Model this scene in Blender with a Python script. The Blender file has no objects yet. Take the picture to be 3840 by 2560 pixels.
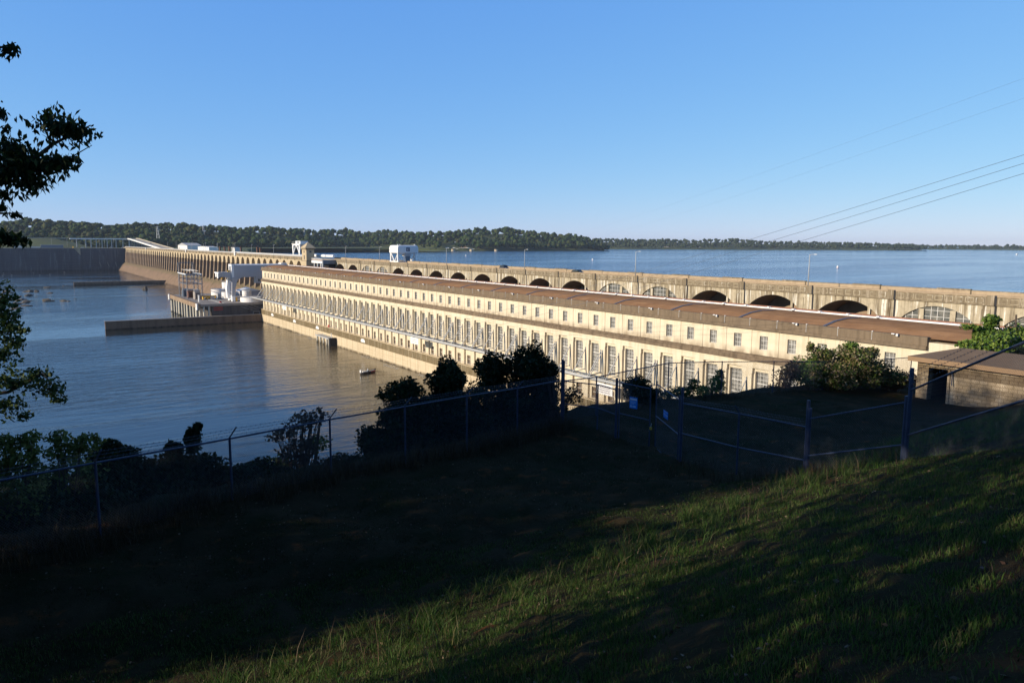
import bpy, bmesh, math, random
import numpy as np
from mathutils import Vector, Matrix
HAZE = 4.5e-5
random.seed(7); RNG = np.random.default_rng(11)
S = bpy.context.scene
COL = S.collection
PI = math.pi
# ------------------------------------------------------------------ camera
YAW, PITCH, ROLL, FPX = .5904, .1322, .005, 2770.5
CAMZ = 49.76
Fv = Vector((math.sin(YAW)*math.cos(PITCH), math.cos(YAW)*math.cos(PITCH), -math.sin(PITCH)))
Rv = Vector((math.cos(YAW), -math.sin(YAW), 0))
Uv = Rv.cross(Fv)
R2 = Rv*math.cos(ROLL)+Uv*math.sin(ROLL); U2 = -Rv*math.sin(ROLL)+Uv*math.cos(ROLL)
cam = bpy.data.cameras.new('camera'); co = bpy.data.objects.new('camera', cam); COL.objects.link(co)
co.matrix_world = Matrix(((R2.x, U2.x, -Fv.x, 0), (R2.y, U2.y, -Fv.y, 0), (R2.z, U2.z, -Fv.z, CAMZ), (0, 0, 0, 1)))
cam.sensor_width = 36; cam.lens = 36*FPX/3840; cam.clip_start = .1; cam.clip_end = 60000
S.camera = co
# ------------------------------------------------------------------ light
SUN_EL, SUN_AZ = math.radians(18), math.radians(-80)      # azimuth clockwise from +Y
w = bpy.data.worlds.new('World'); S.world = w; w.use_nodes = True
nt = w.node_tree; N = nt.nodes; L = nt.links
sk = N.new('ShaderNodeTexSky'); sk.sky_type = 'NISHITA'; sk.sun_disc = False
sk.sun_elevation = SUN_EL; sk.sun_rotation = SUN_AZ
sk.dust_density = 0; sk.air_density = 1; sk.ozone_density = 6; sk.altitude = 1000
sep = N.new('ShaderNodeSeparateColor'); com = N.new('ShaderNodeCombineColor'); L.new(sk.outputs[0], sep.inputs[0])
for i, (k, g) in enumerate(((1.06, .75), (.95, .52), (1., .18))):
    a = N.new('ShaderNodeMath'); a.operation = 'MULTIPLY'; a.inputs[1].default_value = .1
    b = N.new('ShaderNodeMath'); b.operation = 'POWER'; b.inputs[1].default_value = g
    c = N.new('ShaderNodeMath'); c.operation = 'MULTIPLY'; c.inputs[1].default_value = k/.212
    L.new(sep.outputs[i], a.inputs[0]); L.new(a.outputs[0], b.inputs[0]); L.new(b.outputs[0], c.inputs[0]); L.new(c.outputs[0], com.inputs[i])
# the clear zenith is deeper than the band above the horizon
zf = N.new('ShaderNodeMapRange'); zf.inputs['From Min'].default_value = 0; zf.inputs['From Max'].default_value = 3.4; zf.inputs['To Min'].default_value = .1; L.new(sep.outputs[2], zf.inputs[0])
zp = N.new('ShaderNodeMath'); zp.operation = 'POWER'; zp.inputs[1].default_value = 2.; L.new(zf.outputs[0], zp.inputs[0])
vm_ = N.new('ShaderNodeVectorMath'); vm_.operation = 'SCALE'; L.new(com.outputs[0], vm_.inputs[0]); L.new(zp.outputs[0], vm_.inputs['Scale'])
L.new(vm_.outputs[0], N['Background'].inputs[0]); N['Background'].inputs[1].default_value = .15
sd = Vector((math.sin(SUN_AZ)*math.cos(SUN_EL), math.cos(SUN_AZ)*math.cos(SUN_EL), math.sin(SUN_EL)))
sl = bpy.data.lights.new('sun', 'SUN'); sl.energy = 4.1; sl.angle = math.radians(.5); sl.color = (1, .87, .69)
so = bpy.data.objects.new('sun', sl); COL.objects.link(so); so.rotation_euler = sd.to_track_quat('Z', 'Y').to_euler()
S.view_settings.view_transform = 'Standard'; S.view_settings.look = 'None'; S.view_settings.exposure = .5; S.view_settings.gamma = 1
S.cycles.max_bounces = 6; S.cycles.transparent_max_bounces = 8; S.cycles.volume_bounces = 0

# ------------------------------------------------------------------ materials
def newmat(name):
    m = bpy.data.materials.new(name); m.use_nodes = True
    return m, m.node_tree, m.node_tree.nodes['Principled BSDF']
def plain(name, col, rough=.7, metal=0., spec=.3, var=0., scale=3.):
    m, t, b = newmat(name)
    b.inputs['Roughness'].default_value = rough; b.inputs['Metallic'].default_value = metal; b.inputs['Specular IOR Level'].default_value = spec
    if var:
        ramp(t, noise(t, scale, 4), [(.3, [c*(1-var) for c in col]), (.7, [min(1, c*(1+var)) for c in col])], b.inputs['Base Color'])
    else: b.inputs['Base Color'].default_value = (*col, 1)
    return m
def coord(t, scale=(1, 1, 1), rot=(0, 0, 0)):
    tc = t.nodes.new('ShaderNodeTexCoord'); mp = t.nodes.new('ShaderNodeMapping'); mp.inputs['Scale'].default_value = scale; mp.inputs['Rotation'].default_value = rot
    t.links.new(tc.outputs['Object'], mp.inputs[0]); return mp.outputs[0]
def noise(t, scale, detail=4, vec=None, rough=.55, dist=0., sc3=None):
    n = t.nodes.new('ShaderNodeTexNoise'); n.inputs['Scale'].default_value = scale; n.inputs['Detail'].default_value = detail
    n.inputs['Roughness'].default_value = rough; n.inputs['Distortion'].default_value = dist
    t.links.new(vec if vec is not None else coord(t, sc3 or (1, 1, 1)), n.inputs['Vector']); return n.outputs[0]
def ramp(t, fac, stops, out=None):
    r = t.nodes.new('ShaderNodeValToRGB'); e = r.color_ramp.elements
    while len(e) < len(stops): e.new(.5)
    for x, (p, c) in zip(e, stops):
        x.position = p; x.color = (*c, 1) if not isinstance(c, (int, float)) else (c, c, c, 1)
    t.links.new(fac, r.inputs[0])
    if out is not None: t.links.new(r.outputs[0], out)
    return r.outputs[0]
def mix(t, fac, a, b, out=None, mode='MIX'):
    m = t.nodes.new('ShaderNodeMix'); m.data_type = 'RGBA'; m.blend_type = mode
    for s, v in ((m.inputs[0], fac), (m.inputs[6], a), (m.inputs[7], b)):
        if isinstance(v, (int, float)): s.default_value = v
        elif isinstance(v, tuple): s.default_value = (*v, 1)
        else: t.links.new(v, s)
    if out is not None: t.links.new(m.outputs[2], out)
    return m.outputs[2]
def bump(t, b, h, strength=.3, dist=.1):
    n = t.nodes.new('ShaderNodeBump'); n.inputs['Strength'].default_value = strength; n.inputs['Distance'].default_value = dist
    t.links.new(h, n.inputs['Height']); t.links.new(n.outputs[0], b.inputs['Normal'])
def zband(t, z0, z1):     # 0 below z0 to 1 above z1 in object space
    tc = t.nodes.new('ShaderNodeTexCoord'); s = t.nodes.new('ShaderNodeSeparateXYZ'); t.links.new(tc.outputs['Object'], s.inputs[0])
    m = t.nodes.new('ShaderNodeMapRange'); m.inputs['From Min'].default_value = z0; m.inputs['From Max'].default_value = z1; t.links.new(s.outputs['Z'], m.inputs[0]); return m.outputs[0]
def mul(t, a, b):
    m = t.nodes.new('ShaderNodeMath'); m.operation = 'MULTIPLY'
    for s, v in zip(m.inputs, (a, b)):
        if isinstance(v, (int, float)): s.default_value = v
        else: t.links.new(v, s)
    return m.outputs[0]
def concrete(name, base, dark, light=None, streak=.5, streak_scale=.7, bands=None, blotch=.35, lines=0.):
    m, t, b = newmat(name)
    c = ramp(t, noise(t, .35, 5), [(.3, [x*.88 for x in base]), (.7, base)])
    st = noise(t, streak_scale, 5, sc3=(1, 1, .06), rough=.65)
    f = ramp(t, st, [(.46, 0.), (.66, 1.)])
    c = mix(t, mul(t, f, streak), c, dark)
    if light:
        st2 = noise(t, streak_scale*1.3, 4, vec=coord(t, (1, 1.3, .08), (0, 0, .4)), rough=.6)
        c = mix(t, ramp(t, st2, [(.56, 0.), (.64, 1.)]), c, light)
    bl = noise(t, 1.1, 6, rough=.7)
    c = mix(t, mul(t, ramp(t, bl, [(.5, 0.), (.75, 1.)]), blotch), c, dark)
    for bd in (bands or []):
        z0, z1, col, amt = bd[:4]; bf = zband(t, z0, z1)
        if len(bd) > 4: bf = mul(t, bf, zband(t, bd[4]-.3, bd[4]))
        bf = bf; nf = ramp(t, noise(t, .5, 5, sc3=(1, 1, .5)), [(.35, .2), (.6, 1.)])
        c = mix(t, mul(t, mul(t, bf, nf), amt), c, col)
    if lines:
        ln = noise(t, 1., 2, sc3=(.02, .02, 2.2)); c = mix(t, mul(t, ramp(t, ln, [(.52, 0.), (.6, 1.)]), lines), c, dark)
    t.links.new(c, b.inputs['Base Color']); b.inputs['Roughness'].default_value = .9; b.inputs['Specular IOR Level'].default_value = .06
    bump(t, b, noise(t, 2.5, 5), .25, .06)
    return m
def blockwork(m):
    t = m.node_tree; b = t.nodes['Principled BSDF']; src = b.inputs['Base Color'].links[0].from_socket
    tc = t.nodes.new('ShaderNodeTexCoord'); sp = t.nodes.new('ShaderNodeSeparateXYZ'); cb = t.nodes.new('ShaderNodeCombineXYZ'); t.links.new(tc.outputs['Object'], sp.inputs[0]); t.links.new(sp.outputs['Y'], cb.inputs[0]); t.links.new(sp.outputs['Z'], cb.inputs[1])
    br = t.nodes.new('ShaderNodeTexBrick'); br.inputs['Scale'].default_value = 1; br.inputs['Brick Width'].default_value = .42; br.inputs['Row Height'].default_value = .21; br.inputs['Mortar Size'].default_value = .014; br.inputs['Color1'].default_value = (1, 1, 1, 1); br.inputs['Color2'].default_value = (.72, .7, .66, 1); br.inputs['Mortar'].default_value = (.45, .42, .38, 1)
    t.links.new(cb.outputs[0], br.inputs[0]); mix(t, 1., src, br.outputs[0], b.inputs['Base Color'], 'MULTIPLY')
M = {}
M['facade'] = concrete('facade_concrete', (.7, .61, .45), (.42, .33, .2), None, .42, .9, [(28.5, 26.85, (.2, .14, .085), .75, 25.7), (9.6, 8., (.4, .3, .18), .5)], .12, .12)
M['base'] = concrete('base_concrete', (.6, .49, .33), (.38, .29, .17), None, .4, .8, [(.9, .2, (.06, .045, .03), 1.)], .25, .3)
M['moss'] = concrete('mossy_concrete', (.2, .15, .085), (.09, .075, .035), (.3, .25, .17), .6, .9, None, .6)
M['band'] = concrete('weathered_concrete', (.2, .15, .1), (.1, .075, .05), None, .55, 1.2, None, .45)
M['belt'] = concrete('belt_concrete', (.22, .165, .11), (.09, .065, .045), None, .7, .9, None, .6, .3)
M['dam'] = concrete('dam_concrete', (.46, .39, .27), (.12, .09, .055), (.68, .64, .54), 1., .9, None, .5)
M['parapet'] = concrete('parapet_concrete', (.25, .2, .13), (.11, .085, .055), (.36, .3, .22), .7, .8, None, .5)
M['parapet_top'] = concrete('parapet_cap_concrete', (.42, .32, .21), (.25, .18, .11), None, .5, .6, None, .5)
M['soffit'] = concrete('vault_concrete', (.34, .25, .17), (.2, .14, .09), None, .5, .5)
M['pier'] = concrete('pier_concrete', (.3, .215, .145), (.15, .105, .07), (.42, .34, .25), .6, .9, [(30, 32, (.52, .42, .27), .9)], .35)
M['arch'] = concrete('arch_concrete', (.52, .42, .27), (.33, .25, .16), None, .4, .5, None, .3)
M['apron'] = concrete('apron_concrete', (.25, .17, .115), (.11, .085, .05), None, .7, .16, [(1.5, .1, (.04, .03, .022), 1.), (9.5, 12.5, (.09, .1, .03), .55)], .5)
M['gate'] = plain('gate_steel', (.025, .022, .022), .8, var=.4, scale=.5)
M['lock'] = concrete('lock_concrete', (.1, .1, .11), (.045, .045, .055), (.17, .17, .18), .6, .25, [(3.2, 1., (.02, .02, .025), .9)], .6, .5)
M['guide'] = concrete('guide_wall_concrete', (.22, .155, .105), (.1, .07, .05), None, .6, .4, [(.8, .2, (.03, .025, .02), 1.)], .5)
M['darkc'] = concrete('shade_stained_concrete', (.11, .1, .095), (.05, .045, .045), None, .7, .4, [(2., .3, (.03, .025, .02), 1.)], .6)  # dark base holds the platform side's shade; streaks and waterline are stains
M['deckc'] = concrete('deck_concrete', (.36, .32, .28), (.2, .17, .14), None, .4, .4, None, .5)
M['pile'] = concrete('pile_concrete', (.6, .56, .46), (.35, .3, .22), None, .3, 1., [(1.2, .2, (.05, .045, .03), 1.)], .2)
M['bunker'] = concrete('bunker_concrete', (.4, .32, .22), (.13, .095, .06), (.55, .47, .36), .6, .8, None, .7, .8)
blockwork(M['bunker'])
M['bunker_roof'] = concrete('bunker_roof_concrete', (.3, .2, .12), (.2, .135, .085), None, .3, .8, None, .4)
M['road'] = plain('asphalt', (.12, .11, .1), .95, var=.2)
M['roadl'] = plain('concrete_road', (.42, .37, .29), .95, var=.15, scale=.05)
m, t, b = newmat('roof_rust'); M['roof'] = m
c = ramp(t, noise(t, .25, 6, rough=.65), [(.3, (.29, .155, .08)), (.7, (.43, .24, .12))])
c = mix(t, mul(t, ramp(t, noise(t, 1., 4, sc3=(2.2, .12, 1)), [(.5, 0.), (.7, 1.)]), .4), c, (.2, .1, .04), b.inputs['Base Color']); b.inputs['Roughness'].default_value = 1.; b.inputs['Specular IOR Level'].default_value = 0.
M['seam'] = plain('seam_metal', (.23, .23, .27), .6, .3, var=.2)
M['white'] = plain('white_paint', (.8, .79, .76), .5, var=.04, scale=1.)
M['offwhite'] = plain('offwhite_paint', (.68, .66, .62), .6, var=.08, scale=.6)
M['shade_grey'] = plain('shade_grey_paint', (.42, .41, .41), .45, var=.05, scale=.2)  # crane's white greyed to hold the shade of its near faces; plain grey elsewhere
M['tank'] = plain('tank_paint', (.82, .78, .73), .45, var=.04)
M['galv'] = plain('galvanised_steel', (.42, .42, .41), .6, .1, var=.15)
M['steel'] = plain('blue_grey_steel', (.16, .19, .23), .5, .5, var=.15)
M['rust'] = plain('rusty_steel', (.24, .11, .06), .8, var=.3)
M['yellow'] = plain('yellow_paint', (.62, .36, .05), .6, var=.15)
M['red'] = plain('red_paint', (.5, .05, .04), .6)
M['black'] = plain('black_rubber', (.02, .02, .022), .7)
M['navy'] = plain('navy_paint', (.012, .02, .09), .5)
M['blue'] = plain('blue_sign_paint', (.01, .19, .62), .45)
M['skyblue'] = plain('light_blue_print', (.3, .5, .7), .5)
M['frame'] = plain('window_frame_paint', (.62, .6, .55), .6, var=.1)
M['print'] = plain('faded_lettering', (.3, .25, .25), .6)
M['pipe'] = plain('fence_pipe', (.05, .065, .11), .55, .2, var=.2, scale=6)
M['wire'] = plain('fence_wire', (.13, .14, .16), .6, .4)
M['wood'] = plain('timber', (.3, .22, .14), .8, var=.2)
M['bark'] = plain('bark', (.09, .065, .045), .9, var=.3, scale=8)
M['skin'] = plain('skin', (.5, .3, .2), .6)
M['shirt'] = plain('pale_shirt', (.5, .52, .55), .8)
M['trouser'] = plain('dark_trousers', (.05, .07, .12), .8)
M['carpaint'] = plain('dark_car_paint', (.03, .04, .07), .3, .3, .5)
M['cargreen'] = plain('dark_green_car_paint', (.025, .035, .03), .3, .3, .5)
M['carwhite'] = plain('white_car_paint', (.7, .7, .7), .3)
M['carglass'] = plain('car_glass', (.05, .06, .07), .1, 0, .6)
M['glassdark'] = plain('dark_glass', (.03, .03, .035), .15, 0, .6)
M['doorbrown'] = plain('brown_shutter', (.14, .1, .065), .6, var=.4, scale=.3)
M['boathull'] = plain('dark_boat_gelcoat', (.03, .025, .03), .3)
M['rock'] = plain('river_rock', (.1, .085, .065), .9, var=.35, scale=.6)
M['bird'] = plain('grey_feathers', (.4, .4, .39), .8)
m, t, b = newmat('window_glass'); M['glass'] = m
c = ramp(t, noise(t, .55, 2, sc3=(1, 1.3, 1)), [(.35, (.12, .115, .1)), (.65, (.27, .26, .235))], b.inputs['Base Color']); b.inputs['Roughness'].default_value = .3; b.inputs['Specular IOR Level'].default_value = .5
oi = t.nodes.new('ShaderNodeObjectInfo'); mix(t, ramp(t, oi.outputs['Random'], [(0., .35), (.5, 0.), (1., 0.)]), c, (.05, .045, .035), b.inputs['Base Color'])
m, t, b = newmat('arch_glass'); M['glass2'] = m
c = ramp(t, noise(t, .9, 3), [(.35, (.06, .065, .06)), (.65, (.17, .16, .13))], b.inputs['Base Color']); b.inputs['Roughness'].default_value = .35
def leafmat(name, cols, trans=.25, rough=.6):
    m, t, b = newmat(name)
    g = t.nodes.new('ShaderNodeNewGeometry'); k = len(cols)
    c = ramp(t, g.outputs['Random Per Island'], [(i/max(1, k-1), c) for i, c in enumerate(cols)])
    big = noise(t, .5, 2); c = mix(t, mul(t, ramp(t, big, [(.4, 0.), (.65, 1.)]), .35), c, tuple(x*.6 for x in cols[0]), b.inputs['Base Color'])
    b.inputs['Roughness'].default_value = rough; b.inputs['Specular IOR Level'].default_value = .25
    if trans:
        tr = t.nodes.new('ShaderNodeBsdfTranslucent'); t.links.new(c, tr.inputs[0]); mx = t.nodes.new('ShaderNodeMixShader'); mx.inputs[0].default_value = trans
        t.links.new(b.outputs[0], mx.inputs[1]); t.links.new(tr.outputs[0], mx.inputs[2]); t.links.new(mx.outputs[0], t.nodes['Material Output'].inputs['Surface'])
    return m
M['leaf'] = leafmat('green_leaves', [(.025, .05, .012), (.05, .085, .02), (.09, .13, .03)])
M['leafdark'] = leafmat('dark_green_leaves', [(.006, .016, .003), (.014, .03, .006), (.028, .05, .01)])
M['leafyellow'] = leafmat('yellow_green_leaves', [(.07, .1, .02), (.14, .17, .035), (.24, .24, .06)])
M['leafbright'] = leafmat('bright_green_leaves', [(.05, .11, .015), (.12, .2, .03), (.24, .3, .06)])
M['leafdead'] = leafmat('dead_brown_leaves', [(.07, .035, .02), (.13, .075, .045), (.26, .19, .12)], .15)
M['leafmixed'] = leafmat('autumn_vine_leaves', [(.06, .11, .02), (.13, .18, .035), (.24, .17, .08), (.36, .27, .16)], .25)
M['straw'] = leafmat('dry_grass', [(.03, .02, .009), (.06, .04, .018), (.12, .085, .045)], .2)
M['grass'] = leafmat('grass_blades', [(.02, .05, .008), (.045, .11, .016), (.09, .17, .028), (.17, .14, .06), (.05, .12, .018)], .4)
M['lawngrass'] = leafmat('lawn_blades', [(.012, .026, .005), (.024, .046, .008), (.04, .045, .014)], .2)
M['lawnstraw'] = leafmat('dead_lawn_blades', [(.02, .014, .006), (.045, .03, .014), (.08, .055, .03)], .2)
M['far1'] = leafmat('distant_foliage', [(.008, .022, .005), (.02, .042, .008), (.04, .068, .013), (.065, .062, .018)], 0, .9)
M['lawn'] = plain('far_lawn', (.085, .1, .028), .95, var=.25, scale=.02)
# ground
m, t, b = newmat('hillside_turf'); M['ground'] = m
g1 = noise(t, .7, 5, rough=.65); c = ramp(t, g1, [(.32, (.015, .022, .006)), (.5, (.034, .026, .012)), (.7, (.06, .04, .02))])
g2 = noise(t, 9, 5, rough=.75); c = mix(t, mul(t, ramp(t, g2, [(.45, 0.), (.7, 1.)]), .6), c, (.045, .032, .014))
g3 = noise(t, 1.6, 4); c = mix(t, mul(t, ramp(t, g3, [(.62, 0.), (.72, 1.)]), .7), c, (.15, .055, .018), b.inputs['Base Color'])
b.inputs['Roughness'].default_value = 1; b.inputs['Specular IOR Level'].default_value = .05; bump(t, b, g2, .8, .06)
def water(name, base, sc, strength, rough, warp=(1, 1, 1), dist=.4, fine=6.):
    m, t, b = newmat(name)
    b.inputs['Roughness'].default_value = rough; b.inputs['IOR'].default_value = 1.33; b.inputs['Specular IOR Level'].default_value = .5
    v = coord(t, warp, (0, 0, -.55))
    n1 = noise(t, sc, 5, vec=v, rough=.6, dist=.6); n2 = noise(t, sc*fine, 3, vec=v, rough=.6); patch = noise(t, sc*.035, 4, vec=v, dist=1.2)
    h = t.nodes.new('ShaderNodeMath'); h.operation = 'MULTIPLY_ADD'; h.inputs[1].default_value = .25
    t.links.new(n2, h.inputs[0]); t.links.new(n1, h.inputs[2])
    bump(t, b, mul(t, h.outputs[0], ramp(t, patch, [(.4, .25), (.58, 1.)])), strength, dist)
    ramp(t, noise(t, sc*.05, 4, vec=v), [(.35, base[0]), (.65, base[1])], b.inputs['Base Color'])
    return m
_rv = M['river'] = water('river_water', ((.006, .012, .018), (.018, .02, .018)), .16, .45, .04, (.5, 1.6, 1), .9, 4.)
M['lake'] = water('lake_water', ((.012, .075, .19), (.02, .11, .25)), .1, 1., .1, (.5, 1.7, 1), 1.6, 5.)
t = _rv.node_tree; b = t.nodes['Principled BSDF']; src = b.inputs['Base Color'].links[0].from_socket      # silty water churned up below the turbines
tc = t.nodes.new('ShaderNodeTexCoord'); sp = t.nodes.new('ShaderNodeSeparateXYZ'); t.links.new(tc.outputs['Object'], sp.inputs[0]); mr = t.nodes.new('ShaderNodeMapRange'); mr.inputs['From Min'].default_value = 55; mr.inputs['From Max'].default_value = 125; t.links.new(sp.outputs['X'], mr.inputs[0])
my = t.nodes.new('ShaderNodeMapRange'); my.inputs['From Min'].default_value = 520; my.inputs['From Max'].default_value = 380; t.links.new(sp.outputs['Y'], my.inputs[0])
sw = ramp(t, noise(t, .035, 5, dist=2.5), [(.3, .35), (.6, 1.)]); mix(t, mul(t, mul(t, mr.outputs[0], my.outputs[0]), sw), src, (.085, .06, .028), b.inputs['Base Color'])
m, t, b = newmat('foam'); M['foam'] = m
b.inputs['Base Color'].default_value = (.62, .58, .48, 1); b.inputs['Roughness'].default_value = .8
tr = t.nodes.new('ShaderNodeBsdfTransparent'); mx = t.nodes.new('ShaderNodeMixShader'); fo = ramp(t, noise(t, .9, 6, sc3=(.6, 1, 1), rough=.7), [(.47, 0.), (.6, .75)])
t.links.new(fo, mx.inputs[0]); t.links.new(tr.outputs[0], mx.inputs[1]); t.links.new(b.outputs[0], mx.inputs[2]); t.links.new(mx.outputs[0], t.nodes['Material Output'].inputs['Surface'])

# ------------------------------------------------------------------ mesh helpers
class MB:
    def __init__(s): s.v = []; s.f = []; s.m = []; s.mats = []
    def mi(s, mat):
        mat = M[mat] if isinstance(mat, str) else mat
        if mat not in s.mats: s.mats.append(mat)
        return s.mats.index(mat)
    def poly(s, pts, mat):
        n = len(s.v); s.v += [tuple(p) for p in pts]; s.f.append(tuple(range(n, n+len(pts)))); s.m.append(s.mi(mat)); return s
    def faces(s, pts, fs, mat):
        n = len(s.v); s.v += [tuple(p) for p in pts]; k = s.mi(mat)
        for f in fs: s.f.append(tuple(n+i for i in f)); s.m.append(k)
        return s
    def box(s, a, b, mat):
        (x0, y0, z0), (x1, y1, z1) = [min(p, q) for p, q in zip(a, b)], [max(p, q) for p, q in zip(a, b)]
        return s.faces([(x0, y0, z0), (x1, y0, z0), (x1, y1, z0), (x0, y1, z0), (x0, y0, z1), (x1, y0, z1), (x1, y1, z1), (x0, y1, z1)],
                       [(0, 3, 2, 1), (4, 5, 6, 7), (0, 1, 5, 4), (1, 2, 6, 5), (2, 3, 7, 6), (3, 0, 4, 7)], mat)
    def prism(s, pts, vec, mat):          # extrude polygon by vec
        n = len(pts); vec = Vector(vec); P = [Vector(p) for p in pts]; Q = [p+vec for p in P]
        return s.faces(P+Q, [tuple(range(n)), tuple(range(2*n-1, n-1, -1))]+[(i, i+n, (i+1) % n+n, (i+1) % n) for i in range(n)], mat)
    def tube(s, pts, r, mat, n=6, r2=None, cap=True):
        P = [Vector(p) for p in pts]; rings = []; base = len(s.v); k = s.mi(mat)
        for i, p in enumerate(P):
            d = (P[min(i+1, len(P)-1)]-P[max(i-1, 0)]).normalized()
            a = d.cross(Vector((0, 0, 1)) if abs(d.z) < .9 else Vector((1, 0, 0))).normalized(); c = d.cross(a)
            rr = r if r2 is None else r+(r2-r)*i/(len(P)-1)
            for j in range(n):
                t_ = 2*PI*j/n; s.v.append(tuple(p+a*(rr*math.cos(t_))+c*(rr*math.sin(t_))))
        for i in range(len(P)-1):
            for j in range(n):
                s.f.append((base+i*n+j, base+i*n+(j+1) % n, base+(i+1)*n+(j+1) % n, base+(i+1)*n+j)); s.m.append(k)
        if cap:
            s.f.append(tuple(base+j for j in range(n))[::-1]); s.m.append(k)
            s.f.append(tuple(base+(len(P)-1)*n+j for j in range(n))); s.m.append(k)
        return s
    def cyl(s, c, r, h, mat, n=24, r2=None): return s.tube([c, (c[0], c[1], c[2]+h)], r, mat, n, r2)
    def build(s, name, parent=None, smooth=False):
        me = bpy.data.meshes.new(name); me.from_pydata(s.v, [], s.f)
        for m_ in s.mats: me.materials.append(m_)
        me.polygons.foreach_set('material_index', s.m)
        if smooth: me.polygons.foreach_set('use_smooth', [True]*len(s.f))
        me.update(); return link(name, me, parent)
def link(name, me, parent=None):
    o = bpy.data.objects.new(name, me); COL.objects.link(o)
    if parent is not None:
        o.parent = parent
        if parent.name in WORLD: o.matrix_parent_inverse = WORLD[parent.name]
    return o
WORLD = {}            # things whose parts are modelled in world coordinates
def tag(o, label=None, cat=None, group=None, kind=None):
    if label: o['label'] = label
    if cat: o['category'] = cat
    if group: o['group'] = group
    if kind: o['kind'] = kind
    return o
def thing(name, label, cat, loc=(0, 0, 0), rz=0, group=None):
    o = bpy.data.objects.new(name, None); COL.objects.link(o); o.location = loc; o.rotation_euler = (0, 0, rz); o.empty_display_size = .5
    return tag(o, label, cat, group)
def wthing(name, label, cat, loc, group=None):
    o = thing(name, label, cat, loc, 0, group); WORLD[o.name] = Matrix.Translation(-Vector(loc)); return o
def dup(o, loc=None, rz=None, label=None, parent=None):
    c = o.copy(); COL.objects.link(c)
    if parent is not None: c.parent = parent
    if loc is not None: c.location = loc
    if rz is not None: c.rotation_euler = (0, 0, rz)
    if label: c['label'] = label
    for ch in list(o.children): dup(ch, parent=c)
    return c
def npmesh(name, V, F, mat, parent=None, smooth=False):     # V (n,3), F (m,k)
    me = bpy.data.meshes.new(name); n, (mf, k) = len(V), F.shape
    me.vertices.add(n); me.vertices.foreach_set('co', np.ascontiguousarray(V, dtype=np.float32).ravel())
    me.loops.add(mf*k); me.loops.foreach_set('vertex_index', F.astype(np.int32).ravel())
    me.polygons.add(mf); me.polygons.foreach_set('loop_start', np.arange(0, mf*k, k, dtype=np.int32)); me.polygons.foreach_set('loop_total', np.full(mf, k, dtype=np.int32))
    me.materials.append(M[mat] if isinstance(mat, str) else mat); me.update(calc_edges=True); me.validate()
    if smooth: me.polygons.foreach_set('use_smooth', [True]*mf)
    return link(name, me, parent)
def leaves(C, size, out=None, aspect=.55, droop=.3, jit=.35, flat=0.):
    """leaf quads (diamond) at centres C (n,3) -> V,F"""
    n = len(C); d = RNG.normal(size=(n, 3)); d[:, 2] = d[:, 2]*(1-flat)-droop
    d /= np.linalg.norm(d, axis=1)[:, None]
    u = RNG.normal(size=(n, 3));
    if out is not None: u = u*.6+out*1.
    s_ = np.cross(d, u); s_ /= np.linalg.norm(s_, axis=1)[:, None]+1e-9
    L_ = size*(1+jit*RNG.uniform(-1, 1, n))[:, None]; W = L_*aspect*.5
    nrm = np.cross(s_, d)
    V = np.stack([C-d*L_*.5, C+s_*W-d*L_*.08+nrm*W*.25, C+d*L_*.5, C-s_*W-d*L_*.08+nrm*W*.25], 1).reshape(-1, 3)
    return V, np.arange(4*n).reshape(-1, 4)
def blob_pts(blobs, n, shell=.35):
    vol = np.array([b[3]*b[4]*b[5] for b in blobs])**.67; cnt = np.maximum(1, (n*vol/vol.sum()).astype(int)); P = []; O = []
    for b, c in zip(blobs, cnt):
        d = RNG.normal(size=(c, 3)); d /= np.linalg.norm(d, axis=1)[:, None]
        r = 1-shell*RNG.random(c)**1.3
        lump = 1+.16*np.sin(d[:, 0]*5+b[0])+.13*np.sin(d[:, 1]*6+b[1]*3)+.12*np.sin(d[:, 2]*7+b[2])
        P.append(np.array(b[:3])+d*np.array(b[3:6])*(r*lump)[:, None]); O.append(d)
    return np.concatenate(P), np.concatenate(O)
def crown(name, blobs, n, size, mat, parent=None, shell=.35, **k):
    P, O = blob_pts(blobs, n, shell); V, F = leaves(P, size, O, **k); return npmesh(name, V, F, mat, parent)
def at(px, py, d):          # photo pixel + forward distance -> world point
    v = Fv*FPX+R2*(px-1920)-U2*(py-1280); h = v.x*math.sin(YAW)+v.y*math.cos(YAW)
    return Vector((0, 0, CAMZ))+v*(d/h)

# ================================================================== SETTING
def struct(o): return tag(o, kind='structure')
P_ = 6.7; U0 = 71.62
def sheet(name, pts, mat): mb = MB(); mb.poly(pts, mat); return struct(mb.build(name))
sheet('river', [(-900, -200, 0), (157, -200, 0), (157, 1449, 0), (-900, 1449, 0)], 'river')
sheet('reservoir', [(168, -3000, 28.5), (9000, -3000, 28.5), (9000, 9000, 28.5), (168, 9000, 28.5)], 'lake')
sheet('ground_base', [(-20000, -20000, -4), (30000, -20000, -4), (30000, 30000, -4), (-20000, 30000, -4)], 'lawn')
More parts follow.
